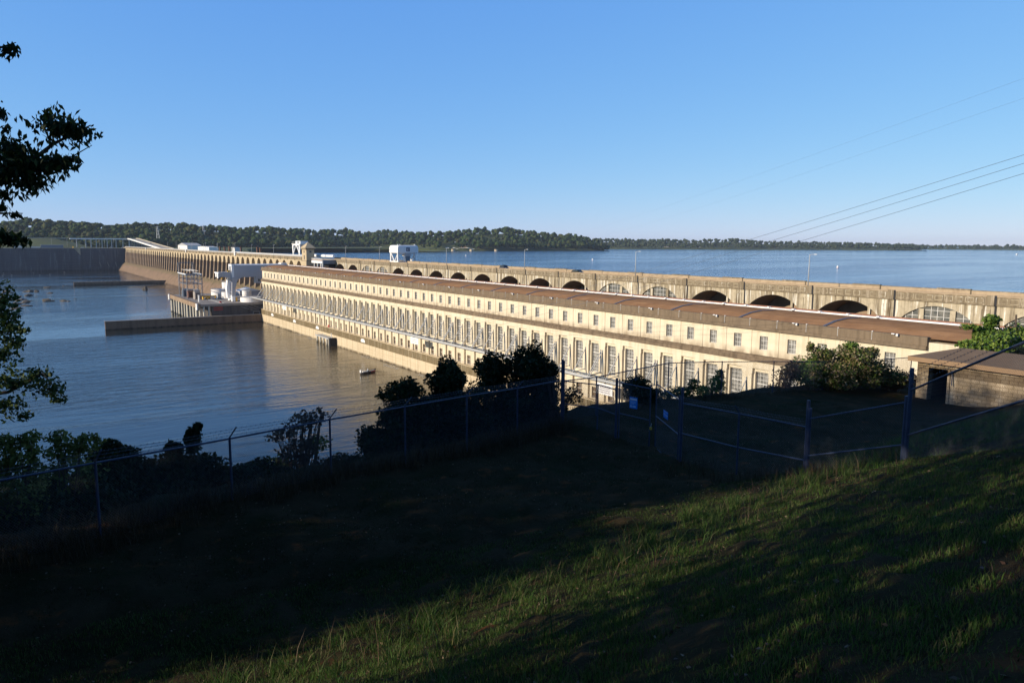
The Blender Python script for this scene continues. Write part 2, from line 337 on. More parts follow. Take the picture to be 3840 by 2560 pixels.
# foreground hillside: one heightfield
def smin(a, b, k): h = np.clip(.5+.5*(b-a)/k, 0, 1); return b*(1-h)+a*h-k*h*(1-h)
def smax(a, b, k): return -smin(-a, -b, k)
def hgt(X, Y):
    X = np.asarray(X, float); Y = np.asarray(Y, float)
    plat = 43.55-.055*np.clip(X, -40, 60)-.012*(Y-15)
    plat = plat + .25*np.sin(X*.23+1)*np.cos(Y*.31) + .06*np.sin(X*1.3+Y*.9)
    toe = 10.6+.10*np.clip(X-3, 0, 20)
    bank = 43.3+(toe-Y)*.47
    z = smax(plat, np.minimum(bank, 50+0*X), 1.1)
    edge = np.interp(X, [-60, 0, 18, 20, 24, 36, 48, 80], [8.5, 17.4, 23.9, 24.9, 26., 26.6, 25.4, 24.])+.8
    down = z-np.clip(Y-edge, 0, None)*.62-.6*(1-np.exp(-np.clip(Y-edge, 0, None)/1.5))
    down -= np.clip(X-52, 0, None)*.3
    return np.maximum(down, -3)
xs = np.concatenate([np.arange(-60, -6, 2.), np.arange(-6, 34, .3), np.arange(34, 131, 1.5)]); ys = np.concatenate([np.arange(-60, -4, 2.), np.arange(-4, 30, .3), np.arange(30, 112, 2.)])
GX, GY = np.meshgrid(xs, ys, indexing='ij'); GZ = hgt(GX, GY)+.035*RNG.normal(size=GX.shape)*(GX < 34)*(GX > -6)*(GY < 30)
nx, ny = GX.shape; ii = np.arange(nx*ny).reshape(nx, ny)
F = np.stack([ii[:-1, :-1], ii[1:, :-1], ii[1:, 1:], ii[:-1, 1:]], -1).reshape(-1, 4)
struct(npmesh('hillside', np.stack([GX, GY, GZ], -1).reshape(-1, 3), F, 'ground', smooth=True))

# far shore land: ridges rising from the lake shore, described by bearing
def bearing(px): v = Fv*FPX+R2*(px-1920); v.z = 0; return v.normalized()
# (photo x, shore distance, crest elevation above lake incl. trees, depth of slope)
def crest(T): return [(x, d, (901.99+.005*x-cy)/2770*(d+dep)+21.3, dep) for x, d, cy, dep in T]     # elevation of the treetops above the lake
SH = crest([(-400, 1560, 842, 330), (0, 1620, 841, 330), (163, 1630, 837, 330), (330, 1640, 842, 330), (490, 1640, 842, 330), (700, 1650, 846, 330), (980, 1780, 852, 330), (1190, 1880, 861, 330), (1348, 2080, 866, 330), (1470, 2080, 860, 330), (1640, 1960, 866, 330),
      (1780, 1980, 857, 330), (1900, 2000, 857, 330), (2030, 2080, 869, 300), (2160, 2150, 876, 260), (2230, 2230, 893, 180), (2272, 2250, 922, 120)])
SH2 = crest([(2230, 2900, 893, 380), (2370, 2930, 895, 420), (2450, 2950, 893, 450), (2600, 3000, 899, 450), (2720, 3060, 893, 450), (2860, 3120, 903, 450), (3000, 3200, 905, 480), (3100, 3250, 908, 480), (3300, 3350, 911, 450), (3400, 3400, 915, 350), (3445, 3420, 928, 200)])
SH3 = crest([(3300, 4300, 916, 500), (3500, 4300, 917, 500), (3840, 4300, 919, 500), (4500, 4400, 922, 500)])
def shore_fn(T):
    a = np.array(T, float); return lambda x: [np.interp(x, a[:, 0], a[:, i]) for i in (1, 2, 3)]
TREEH = 15
def land_strip(name, T, sub=26):
    fn = shore_fn(T); V = []; cols = 0; xs_ = np.arange(T[0][0], T[-1][0]+1, 20)
    prof = [(-.02, -6), (0, .6), (.03, 2.2), (.3, .35), (.65, .8), (1, 1.), (1.4, .9)]
    for x in xs_:
        d, h, dep = fn(x); b_ = bearing(x); hh = max(1, h-TREEH-2)
        for i, (s_, z_) in enumerate(prof):
            r = d+s_*dep+12*math.sin(x*.021)*(i < 3); z = 28.5+(z_ if i < 3 else z_*hh)
            V.append((b_.x*r, b_.y*r, z))
    k = len(prof); n = len(xs_); ii = np.arange(n*k).reshape(n, k)
    F = np.stack([ii[:-1, :-1], ii[1:, :-1], ii[1:, 1:], ii[:-1, 1:]], -1).reshape(-1, 4)
    return struct(npmesh(name, np.array(V), F, 'lawn', smooth=True))
land_strip('north_shore_hills', SH); land_strip('headland_hills', SH2); land_strip('far_shore_hills', SH3)
def forest_pts(T, n, gaps=(), r0=0.):
    fn = shore_fn(T); out = []
    while len(out) < n:
        x = random.uniform(T[0][0], T[-1][0]); s_ = random.random()**1.1*1.08+r0
        d, h, dep = fn(x); skip = False
        for (a, b, smax_) in gaps:
            if a < x < b and s_ < smax_: skip = True
        if skip: continue
        b_ = bearing(x); r = d+s_*dep; hh = max(1, h-TREEH-2)
        z = 28.5+hh*np.interp(s_, [0, .3, .65, 1, 1.4], [.1, .35, .8, 1, .9])
        out.append((b_.x*r, b_.y*r, z, d))
    return out
_bm = bmesh.new(); bmesh.ops.create_icosphere(_bm, subdivisions=2, radius=1); ICV = np.array([v.co[:] for v in _bm.verts]); ICF = np.array([[v.index for v in f.verts] for f in _bm.faces]); _bm.free()
_bm = bmesh.new(); bmesh.ops.create_icosphere(_bm, subdivisions=1, radius=1); ICV1 = np.array([v.co[:] for v in _bm.verts]); ICF1 = np.array([[v.index for v in f.verts] for f in _bm.faces]); _bm.free()
def forest(name, pts, mat, lumps, label, fine=True, hs=(10, 19)):
    VV = []; FF = []; off = 0; iv, if_ = (ICV, ICF) if fine else (ICV1, ICF1)
    for (x, y, z, d) in pts:
        h = random.uniform(*hs)*(1+.15*math.sin(x*.021+y*.013)+.1*math.sin(x*.06)); r = random.uniform(.28, .46)*h
        for q in range(lumps):
            a = random.uniform(0, 2*PI); k = 0 if q == 0 else random.uniform(.4, .85); rr = r*(.85 if q == 0 else random.uniform(.4, .65))
            c = np.array([x+r*k*math.cos(a), y+r*k*math.sin(a), z+h*(.68 if q == 0 else random.uniform(.35, .8))])
            V = iv*(1+RNG.normal(size=(len(iv), 1))*.19)*np.array([rr, rr, rr*random.uniform(.75, 1.1)])+c; VV.append(V); FF.append(if_+off); off += len(V)
    o = npmesh(name, np.concatenate(VV), np.concatenate(FF), mat)
    return tag(o, label, 'forest', kind='stuff')
gapsN = [(1180, 1300, .04), (1400, 1470, .08), (1500, 1590, .1), (1600, 1640, .1), (1650, 1720, .22), (1740, 1790, .1)]
front = [q for q in forest_pts(SH, 9000, gapsN) if math.hypot(q[0], q[1]) < q[3]+14][:420]
forest('wooded_hillside', front+forest_pts(SH, 2500, gapsN), 'far1', 4, 'dense dark green woods on the hills along the north shore')
M['far2'] = leafmat('hazy_foliage', [(.015, .03, .012), (.03, .045, .016), (.045, .055, .022)], 0, .9)
forest('wooded_headland', forest_pts(SH2, 1300), 'far2', 3, 'second wooded headland farther out across the reservoir', False)
forest('wooded_far_shore', forest_pts(SH3, 1000), 'far2', 3, 'thin low line of woods on the farthest shore at right', False)

# ================================================================== POWERHOUSE
PH = wthing('powerhouse', 'long pale concrete powerhouse with rust brown flat roof and rows of tall windows', 'powerhouse', (128, 270, 0))
XF = 127.5; XR = 128.1; YN0, YN1 = 64.2, 472.2
NB = 60
YC = [U0-1.15+P_*n for n in range(NB)]           # window axis of each bay
def hole(mb, X, y0, y1, z0, z1, h, dep, mat, rmat=None):
    a, b_, c, d = h; rm = rmat or mat
    mb.poly([(X, y0, z0), (X, y1, z0), (X, y1, c), (X, y0, c)], mat); mb.poly([(X, y0, d), (X, y1, d), (X, y1, z1), (X, y0, z1)], mat)
    mb.poly([(X, y0, c), (X, a, c), (X, a, d), (X, y0, d)], mat); mb.poly([(X, b_, c), (X, y1, c), (X, y1, d), (X, b_, d)], mat)
    mb.poly([(X, a, c), (X+dep, a, c), (X+dep, a, d), (X, a, d)], rm); mb.poly([(X, b_, c), (X, b_, d), (X+dep, b_, d), (X+dep, b_, c)], rm)
    mb.poly([(X, a, c), (X, b_, c), (X+dep, b_, c), (X+dep, a, c)], rm); mb.poly([(X, a, d), (X+dep, a, d), (X+dep, b_, d), (X, b_, d)], rm)
mb = MB(); lower = []
for n, yc in enumerate(YC):
    y0, y1 = yc-P_/2, yc+P_/2
    if n == 0: y0 = YN0
    if n == NB-1: y1 = YN1
    # upper storey
    hole(mb, XR, y0, y1, 26.8, 32.2, (yc-1, yc+1, 27.98, 30.86), .5, 'facade')
    mb.box((XR-.1, y1-.35, 26.8), (XR+.1, y1+.35, 32.15), 'facade') if n < NB-1 else None
    # recessed panel with tall window and low opening
    hole(mb, XR, y0, y1, 12.6, 24.0, (yc-1.65, yc+1.65, 15.45, 23.25), .75, 'facade')
    hole(mb, XR, y0, y1, 8.0, 12.6, (yc-1.2, yc+1.2, 8.25, 11.3), .55, 'facade')
    # pier and cap
    mb.box((XF, yc+2.15, 8.04), (XR+.2, yc+4.55, 22.9), 'facade')
    mb.box((XF-.02, yc+2.0, 22.9), (XR+.2, yc+4.7, 24.02), 'facade')
mb.box((XF-.04, YN0, 24.0), (XR+.4, YN1, 25.5), 'facade')
mb.box((XR, 20, 0), (XR+16, YN0-.01, 33.4), 'facade')       # lower wing toward the hill
wall = mb.build('wall', PH)
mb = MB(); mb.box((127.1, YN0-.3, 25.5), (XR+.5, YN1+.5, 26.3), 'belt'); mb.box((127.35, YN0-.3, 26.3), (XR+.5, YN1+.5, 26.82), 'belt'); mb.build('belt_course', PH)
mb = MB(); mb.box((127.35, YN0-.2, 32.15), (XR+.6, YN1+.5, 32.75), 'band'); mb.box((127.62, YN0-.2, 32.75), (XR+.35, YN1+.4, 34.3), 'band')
for n in range(NB): mb.box((127.6, YC[n]+3.3, 32.8), (127.64, YC[n]+3.38, 34.28), 'galv')
mb.build('parapet', PH)
mb = MB(); mb.box((XR+.2, YN1-.3, 0), (157, YN1, 32.7), 'facade'); mb.build('end_wall', PH); mb = MB(); mb.box((XR+.2, YN0, 20), (148, YN0+.3, 33.8), 'facade'); mb.build('end_wall', PH)
mb = MB(); mb.box((126.75, 40, 5.0), (XR+.7, YN1+.1, 7.82), 'moss'); mb.box((126.7, 40, 7.82), (XR+.6, YN1+.1, 8.03), 'base'); mb.build('ledge', PH)
mb = MB(); mb.box((126.9, 40, -2), (XR+.7, YN1, 5.0), 'base')
for n in range(NB): mb.box((126.87, YC[n]+3.3, .3), (126.91, YC[n]+3.4, 5.0), 'moss')
mb.build('foundation_wall', PH)
# roof with camber and metal seams
prof = [(128.3, 34.0), (129.5, 34.3), (132.5, 34.95), (136, 35.25), (141, 35.2), (147.6, 34.7)]
def strip(mb, prof, y0, y1, mat):
    for (x0, z0), (x1, z1) in zip(prof, prof[1:]): mb.poly([(x0, y0, z0), (x1, y0, z1), (x1, y1, z1), (x0, y1, z0)], mat)
mb = MB(); strip(mb, prof, YN0-20, YN1, 'roof'); mb.build('roof', PH)
for k in range(20):
    y = 84.2+20.1*k
    mb = MB(); strip(mb, [(x, z+.12) for x, z in prof], y-.35, y+.35, 'seam')
    strip(mb, [(x, z+.2) for x, z in prof], y-.1, y+.1, 'seam'); mb.build('roof_seam', PH)
mb = MB(); mb.box((147.4, YN0-30, 34.3), (148.3, 482, 35.0), 'white'); mb.box((148.3, YN0-30, 34.2), (148.8, 482, 35.25), 'rust')
for k in range(60): mb.box((147.15, 84.2+6.7*k-.3, 34.9), (147.9, 84.2+6.7*k+.3, 35.2), 'white')
mb.build('roof_gutter', PH)
mb = MB(); mb.box((148.8, YN0-44, 26), (159, 482, 33.2), 'deckc'); mb.build('rear_deck', PH)
# windows
def win_mesh(name, w2, z0, z1, cols, rows, thick, X, gm='glass', fw=.1, arch=False):
    mb = MB(); mb.poly([(X, -w2, z0), (X, w2, z0), (X, w2, z1), (X, -w2, z1)], gm)
    o = mb.build(name); f = MB(); fm = 'frame'
    for a, b_ in (((X-.06, -w2, z0), (X+.02, -w2+fw, z1)), ((X-.06, w2-fw, z0), (X+.02, w2, z1)), ((X-.07, -w2, z0), (X+.02, w2, z0+fw)), ((X-.07, -w2, z1-fw), (X+.02, w2, z1))): f.box(a, b_, fm)
    for i in range(1, cols): y = -w2+2*w2*i/cols; f.box((X-.05, y-.035, z0+fw), (X+.01, y+.035, z1-fw), fm)
    for i in range(1, rows):
        z = z0+(z1-z0)*i/rows; t_ = .1 if i in thick else .035; f.box((X-.055, -w2+fw, z-t_), (X+.015, w2-fw, z+t_), fm)
    return o, f.build('window_frame', o)
def place_windows(proto, ys, x, label=None):
    o, f = proto
    for i, y in enumerate(ys):
        c = o if i == 0 else o.copy(); d = f if i == 0 else f.copy()
        if i: COL.objects.link(c); COL.objects.link(d); d.parent = c
        c.parent = PH; c.matrix_parent_inverse = WORLD[PH.name]; c.location = (x, y, 0)
place_windows(win_mesh('small_window', 1., 27.98, 30.86, 3, 3, (), 0), YC, XR+.46)
place_windows(win_mesh('tall_window', 1.65, 15.45, 23.25, 4, 9, (3, 6), 0), YC, XR+.7)
dk = MB(); dk.poly([(0, -1.2, 8.25), (0, 1.2, 8.25), (0, 1.2, 11.3), (0, -1.2, 11.3)], 'doorbrown'); dk.box((-.06, -1.2, 9.8), (0, 1.2, 9.9), 'frame'); dk.box((-.05, -.04, 8.3), (0, .04, 11.3), 'frame')
dko = dk.build('doorway')
for i, y in enumerate(YC):
    c = dko if i == 0 else dko.copy()
    if i: COL.objects.link(c)
    c.parent = PH; c.matrix_parent_inverse = WORLD[PH.name]; c.location = (XR+.5, y, 0)
# cantilevered walkway carried by raking struts
mb = MB(); mb.box((122.75, 66, 14.75), (123.7, 481, 15.25), 'galv'); mb.box((122.7, 66, 15.25), (122.85, 481, 15.4), 'galv'); mb.box((124.6, 66, 15.3), (124.8, 476, 15.5), 'steel')
walk = mb.build('walkway', PH)
for n, yc in enumerate(YC):
    y = yc+3.35; mb = MB(); dbl = n % 3 == 2
    for dy in ((-.35, .35) if dbl else (0,)):
        mb.tube([(XF, y+dy, 21.6), (123.2, y+dy, 15.4)], .13, 'galv', 5); mb.tube([(XF, y+dy, 15.95), (123.3, y+dy, 15.3)], .1, 'steel', 5)
        mb.box((XF-.15, y+dy-.12, 15.6), (XF, y+dy+.12, 21.9), 'steel')
    mb.build('strut', walk)
mb = MB()
for n in range(NB):
    mb.tube([(124.7, YC[n]+3.35, 15.4), (123.3, YC[n], 15.3)], .06, 'steel', 4); mb.tube([(124.7, YC[n]-3.35, 15.4), (123.3, YC[n], 15.3)], .06, 'steel', 4)
mb.build('bracing', walk)
mb = MB()
for n in range(2, NB): mb.tube([(126.85, YC[n]+3.35, 8.0), (126.85, YC[n]+3.35, 9.1)], .035, 'galv', 4)
for z in (8.6, 9.1): mb.tube([(126.85, 66, z), (126.85, YN1, z)], .03, 'galv', 4)
mb.build('railing', PH)
ORD = 'nearest second third fourth fifth sixth seventh eighth ninth tenth eleventh twelfth thirteenth fourteenth fifteenth sixteenth seventeenth eighteenth nineteenth farthest'.split()
# floodlights along the parapet
fl = MB(); fl.box((-.55, -.28, -.35), (-.05, .28, .35), 'offwhite'); fl.tube([(-.05, 0, 0), (.2, 0, .1)], .05, 'galv', 5); fl.box((-.4, .8, .1), (.1, 1.7, .32), 'white'); fl.tube([(0, 1.2, .1), (.1, 1.2, -.3)], .04, 'galv', 4)
for v_ in range(len(fl.v)): fl.v[v_] = tuple(.62*c_ for c_ in fl.v[v_])
flo = tag(fl.build('floodlight'), 'small white floodlight fixed at the edge of the powerhouse roof parapet', 'floodlight', 'floodlights along the roof edge')
for k in range(20):
    c = flo if k == 0 else dup(flo); c.location = (127.45, 69.0+20.1*k, 34.2); c['label'] = 'small white floodlight on the powerhouse roof edge, %s from the near end' % ORD[k]
mb = MB(); mb.box((-.2, -.12, -.05), (.08, .12, .06), 'offwhite'); cp = mb.build('roof_clip', PH); cp.location = (127.8, YC[0]+3.3, 34.36)
for n in range(1, NB): c = cp.copy(); COL.objects.link(c); c.location.y = YC[n]+3.3
# warning boards
def board(name, label, X, y0, y1, z0, z1, cat='sign', arch=False, lines=4, group=None):
    mb = MB(); h = z1-z0
    if arch: mb.prism([(X, y0, z0), (X, y1, z0), (X, y1, z0+h*.5), (X, y1-(y1-y0)*.2, z1), (X, y0+(y1-y0)*.2, z1), (X, y0, z0+h*.5)], (.06, 0, 0), 'white')
    else: mb.box((X, y0, z0), (X+.08, y1, z1), 'white')
    o = tag(mb.build(name), label, cat, group); p = MB()
    for i in range(lines):
        z = z1-h*(i+1)/(lines+1); ind = (y1-y0)*(.14+.08*random.random()+(.12 if arch and i == 0 else 0)); p.box((X-.02, y0+ind, z-h*.035), (X, y1-ind, z+h*.035), 'print')
    p.build('lettering', o); return o
for i, (y, lab) in enumerate([(448.5, 'farthest small arched warning sign on the mossy ledge, near the guide wall'), (406, 'small arched warning sign on the mossy ledge, second from the guide wall'), (368.5, 'small arched warning sign on the mossy ledge beside the mooring dolphin'), (308.7, 'nearest small arched warning sign on the mossy ledge, above the foaming water')]):
    board('warning_sign', lab, 126.66, y-2.3, y+2.3, 5.6, 7.1, arch=True, lines=2, group='warning signs on the ledge')
board('notice_board', 'large white lettered notice board hanging under the walkway, near the far end', 122.6, 407, 413.5, 12.4, 14.6)
board('notice_board', 'large white lettered notice board hanging under the walkway, above the foaming water', 122.6, 245.5, 252, 12.1, 14.5)
board('notice_board', 'large white notice board under the walkway, behind the gate fence', 122.6, 137.5, 143.5, 11.6, 14.4)
rb = MB(); rb.cyl((127.1, 352.7, 8.05), .5, 1.1, 'red', 10); rb.tube([(127.1, 352.7, 9.15), (127.1, 352.7, 9.5)], .25, 'red', 8, .05)
tag(rb.build('red_buoy_marker'), 'small red canister standing on the ledge of the powerhouse', 'canister')

# ================================================================== DAM
DAM = wthing('dam', 'long weathered concrete dam with arches, spillway piers and a road on top', 'dam', (165, 700, 0))
XD = 159.2; PJ = 20.1; YJ0 = 67.44; YTOW = 466.
JO = list(range(-3, 18))         # arcade bays behind the powerhouse: bay k spans YJ0+k*PJ .. +PJ
glazed = {-1, 0, 4, 5, 14, 15, -2, -3}
arc = MB()
R_ = 10.8; HB = 7.9; CR = 37.15; ZB = 27.5
def bay_arch(mb, vm, X, yc, y0, y1, ztop, half, crown, zb, mat, depth, seg=14, vmat='soffit', ell=None):
    pts = []
    for i in range(seg+1):
        y = -half+2*half*i/seg
        z = crown-(R_-math.sqrt(max(R_*R_-y*y, 0))) if ell is None else ell[0]+(crown-ell[0])*math.sqrt(max(0, 1-(y/half)**2))
        pts.append((yc+y, z))
    for (a, za), (b_, zb2) in zip(pts, pts[1:]): mb.poly([(X, a, za), (X, b_, zb2), (X, b_, ztop), (X, a, ztop)], mat)
    mb.poly([(X, y0, zb), (X, pts[0][0], zb), (X, pts[0][0], ztop), (X, y0, ztop)], mat); mb.poly([(X, pts[-1][0], zb), (X, y1, zb), (X, y1, ztop), (X, pts[-1][0], ztop)], mat)
    full = [(pts[0][0], zb)]+pts+[(pts[-1][0], zb)]
    for (a, za), (b_, zb2) in zip(full, full[1:]): vm.poly([(X, a, za), (X+depth, a, za), (X+depth, b_, zb2), (X, b_, zb2)], vmat)
    return full
for k in JO:
    y0 = YJ0+k*PJ; y1 = y0+PJ
    if y0 > 440: continue
    yc = (y0+y1)/2+.9; vault = MB()
    y1 = min(y1, 470)
    full = bay_arch(arc, vault, XD, yc, y0, y1, 38.05, HB, CR, ZB, 'dam', .6 if k in glazed else 8.5)
    if k not in glazed:
        bw = MB() if False else vault
        # closed back wall; the paler inner slab imitates a sunlit gallery
        bw.poly([(XD+8.5, y0+1, ZB), (XD+8.5, y1-.5, ZB), (XD+8.5, y1-.5, CR+.5), (XD+8.5, y0+1, CR+.5)], 'soffit')
        bw.box((XD+.5, yc-5.3, ZB), (XD+1.1, yc-4.7, 35.9), 'dam')
        bw.box((XD+5.5, yc-7.6, ZB), (XD+5.9, yc-5.6, 34.9), 'dam')
    vault.build('arch_vault', DAM)
    # shallow pilaster panels and dark joint
    arc.box((XD-.12, y0+.75, ZB), (XD+.1, y0+.95, 37.2), 'dam'); arc.box((XD-.12, y0+2.3, ZB), (XD+.1, y0+2.5, 37.2), 'dam'); arc.box((XD-.12, y0+.95, 37.0), (XD+.1, y0+2.3, 37.2), 'dam')
arc.build('arcade_wall', DAM)
mb = MB()
for k in JO:
    y0 = YJ0+k*PJ
    if y0 > 440: continue
    mb.box((XD-.32, y0+.02, 38.0), (XD+.5, min(y0+PJ-.42, 470), 39.75), 'parapet'); mb.box((XD-.4, y0+.02, 39.75), (XD+.55, min(y0+PJ-.42, 470), 40.0), 'parapet_top')
    mb.box((XD-.42, y0+.02, 38.0), (XD, y0+1.4, 40.04), 'parapet')
    for q in range(9):
        a = y0+1.8+q*2.0
        if a+1.6 < min(y0+PJ, 470): mb.box((XD-.37, a, 38.45), (XD-.3, a+.1, 39.45), 'dam'); mb.box((XD-.37, a+1.5, 38.45), (XD-.3, a+1.6, 39.45), 'dam'); mb.box((XD-.37, a+.1, 38.45), (XD-.3, a+1.5, 38.55), 'dam'); mb.box((XD-.37, a+.1, 39.35), (XD-.3, a+1.5, 39.45), 'dam')
mb.build('parapet', DAM)
for k in JO:
    y0 = YJ0+k*PJ; mb = MB()
    if y0 > 440: continue
    mb.box((XD-.03, y0-.4, ZB), (XD+.3, y0+.04, 38.0), 'black'); mb.box((XD-.36, y0-.4, 37.99), (XD, y0+.018, 40.0), 'black'); mb.build('expansion_joint', DAM)
# glazed lunettes
for k in sorted(glazed):
    yc = YJ0+(k+.5)*PJ+.9; X = XD+.45; mb = MB(); z0 = 30.
    def az(y): return CR-(R_-math.sqrt(max(R_*R_-y*y, 0)))-.02
    ys_ = np.linspace(-HB, HB, 17); mb.poly([(X, yc+y, az(y)) for y in ys_]+[(X, yc+HB, z0), (X, yc-HB, z0)], 'glass2')
    lun = mb.build('arched_window', DAM); fm = MB()
    for y in (-3.2, 3.2): fm.box((X-.4, yc+y-.55, z0), (X-.01, yc+y+.55, az(abs(y)+.55)), 'dam')
    for y in (-6.6, -5.2, -1.3, 0, 1.3, 5.2, 6.6): fm.box((X-.07, yc+y-.05, z0), (X-.005, yc+y+.05, az(abs(y)+.05)), 'frame')
    for z in (31., 32.3, 33.6, 34.9, 36.2):
        h2 = math.sqrt(max(0, R_*R_-(R_-(CR-z))**2)) if CR-z < R_ else 7.9
        h2 = min(h2, 7.9)-.05; fm.box((X-.06, yc-h2, z-.04), (X-.004, yc+h2, z+.04), 'frame')
    fm.build('window_bars', lun)
# road deck, far parapet, upstream face
mb = MB(); mb.box((XD+.5, -10, 38.2), (170.2, 1462, 39.25), 'roadl'); mb.build('road_deck', DAM)
mb = MB()
for k in range(-5, 20):
    y0 = 57+k*PJ; mb.box((170.2, y0, 36), (170.8, min(y0+PJ-.1, 1460), 40.25), 'parapet'); mb.box((170.14, y0+.1, 38.9), (170.2, y0+PJ-.3, 40.1), 'parapet_top'); mb.box((170.1, y0, 40.25), (170.9, y0+PJ*.35, 40.42), 'parapet')
mb.box((168.5, -20, 20), (170.2, 480, 38.2), 'dam'); mb.build('upstream_parapet', DAM)
# spillway
PS = 16.47; YS0 = 488.; NS = 57
mb = MB(); gm = MB(); pm = MB()
piers = []
for k in range(NS):
    y0 = YS0+k*PS; y1 = y0+PS; yc = (y0+y1)/2
    bay_arch(mb, gm, XD, yc, y0, y1, 38.05, 5.6, 37.2, 31.0, 'arch', 5., 10, 'arch', ell=(31.,))
    gm.poly([(XD+5, y0, 31.5), (XD+5, y1, 31.5), (XD+5, y1, 38), (XD+5, y0, 38)], 'arch'); gm.poly([(XD+9, y0, 14), (XD+9, y1, 14), (XD+9, y1, 38), (XD+9, y0, 38)], 'gate'); gm.poly([(XD+5, y0, 31.5), (XD+9, y0, 31.5), (XD+9, y1, 31.5), (XD+5, y1, 31.5)], 'gate')
    pm.box((XD-.3, y0+.03, 38.0), (XD+.4, y1-.1, 39.9), 'parapet'); pm.box((XD-.45, y0-.6, 37.6), (XD+.3, y0+.6, 40.0), 'parapet'); pm.box((XD-.34, yc-.5, 38.1), (XD-.3, yc+.5, 39.8), 'parapet_top')
    pm.box((XD-.36, y0+.6, 39.9), (XD+.42, y1-.6, 40.06), 'parapet_top')
mb.build('spillway_arcade', DAM); gm.build('gate_bays', DAM); pm.build('spillway_parapet', DAM)
p0 = MB(); p0.prism([(XD+5.2, -2.7, 31.), (XD+.02, -2.7, 31.), (XD-.5, -2.3, 31), (XD-.5, 2.3, 31), (XD+.02, 2.7, 31), (XD+5.2, 2.7, 31)], (0, 0, .6), 'pier')
# pier tapers outward down to the apron
tp = [(XD+9, -1.1, 31.), (XD-.1, -1.1, 31.), (XD-.6, 0, 31.), (XD-.1, 1.1, 31), (XD+9, 1.1, 31)]; bt = [(XD+9, -1.1, 11.), (XD-1.8, -1.1, 11.), (XD-2.4, 0, 11.), (XD-1.8, 1.1, 11), (XD+9, 1.1, 11)]
p0.faces(tp+bt, [(0, 1, 2, 3, 4), (9, 8, 7, 6, 5)]+[(i, i+5, (i+1) % 5+5, (i+1) % 5) for i in range(5)], 'pier')
pier = p0.build('spillway_pier', DAM); pier.location.y = YS0
for k in range(1, NS+1): c = pier.copy(); COL.objects.link(c); c.location.y = YS0+k*PS
ap = [(XD+9.5, 18.5), (XD+6, 17.5), (XD+3, 16.), (XD, 14.3), (XD-3, 12.2), (XD-6, 9.), (XD-9, 4.8), (XD-11.5, 1.2), (XD-14.5, -2)]
mb = MB(); strip(mb, ap[::-1], 478, 1449, 'apron')
for k in range(NS+1): strip(mb, [(x-.02, z+.12) for x, z in ap[::-1]], YS0+k*PS-.25, YS0+k*PS+.25, 'apron')
mb.build('spillway_apron', DAM)
mb = MB(); mb.box((XD+.4, 487, 39.9), (XD+.6, 1440, 40.95), 'galv'); mb.build('guard_rail', DAM)
for i, (y, lab) in enumerate([(1188, 'small white sign box on the spillway parapet, farthest toward the lock'), (888, 'small white sign box on the spillway parapet, middle one'), (668, 'white square sign box on the spillway parapet, nearest the tower')]):
    mb = MB(); mb.box((XD-.9, y-2.2, 37.9), (XD-.46, y+2.2, 41.0), 'white'); mb.box((XD-.95, y-2.0, 38.1), (XD-.9, y+2.0, 40.8), 'offwhite'); tag(mb.build('sign_box'), lab, 'sign', 'sign boxes on the spillway')
mb = MB(); mb.box((XD-.45, 478, 37), (XD+1, 488.6, 40.05), 'parapet'); mb.box((XD, 478, 0), (170, 488.2, 38), 'dam'); mb.build('abutment', DAM)
# tower
TW = wthing('gate_tower', 'square concrete tower with a pyramid roof standing beside the dam', 'tower', (158.6, 475, 27))
mb = MB(); ta, tb = (156.0, 470.6), (161.2, 479.4)
mb.box((ta[0]-.3, ta[1]-.3, 27), (tb[0], tb[1]+.3, 37.6), 'arch'); mb.box((ta[0], ta[1], 37.6), (tb[0], tb[1], 45.0), 'arch'); mb.box((ta[0]-.35, ta[1]-.35, 37.6), (tb[0], tb[1]+.35, 38.), 'parapet')
mb.box((ta[0]-.5, ta[1]-.5, 45.), (tb[0]+.5, tb[1]+.5, 45.9), 'parapet'); mb.build('tower_wall', TW)
mb = MB(); q = [(ta[0]-1, ta[1]-1, 45.9), (tb[0]+1, ta[1]-1, 45.9), (tb[0]+1, tb[1]+1, 45.9), (ta[0]-1, tb[1]+1, 45.9)]; ax = ((ta[0]+tb[0])/2, (ta[1]+tb[1])/2, 49.8)
mb.faces(q+[ax], [(0, 1, 4), (1, 2, 4), (2, 3, 4), (3, 0, 4), (3, 2, 1, 0)], 'arch'); mb.build('pyramid_roof', TW)
for (y0, y1, z0, z1) in ((474, 475.8, 42.9, 44.2), (474, 475.8, 38.6, 41.4)):
    mb = MB(); mb.box((ta[0]-.02, y0, z0), (ta[0]+.1, y1, z1), 'darkc'); mb.build('tower_window', TW)
mb = MB(); mb.box((158., ta[1]-.02, 43), (159.4, ta[1]+.1, 44.2), 'glassdark'); mb.build('tower_window', TW)

# gallery building with white columns beside the tower
GB = wthing('gallery_building', 'small building with white columns and a dark canopy right of the tower', 'building', (155, 437, 33))
mb = MB(); mb.box((151, 427.3, 37.25), (158.8, 446.4, 38.7), 'white'); mb.box((151.1, 427.4, 38.7), (158.8, 446.3, 39.0), 'rust'); mb.build('beam', GB)
mb = MB(); mb.prism([(151.0, 425.5, 36.9), (151.0, 425.5, 39.3), (158.8, 425.5, 39.3), (158.8, 425.5, 36.9)], (0, 1.7, 0), 'steel'); mb.build('canopy', GB)
for y in (428.2, 431, 437, 442.5): mb = MB(); mb.box((151.3, y-.35, 33.4), (152, y+.35, 37.3), 'white'); mb.build('column', GB)
mb = MB(); mb.box((155, 427.6, 33), (158.9, 446, 37.3), 'gate'); mb.build('recessed_wall', GB)
mb = MB()
for i in range(13): mb.tube([(151.1, 427.8+i*1.53, 38.9), (151.1, 427.8+i*1.53, 40.1)], .07, 'white', 4)
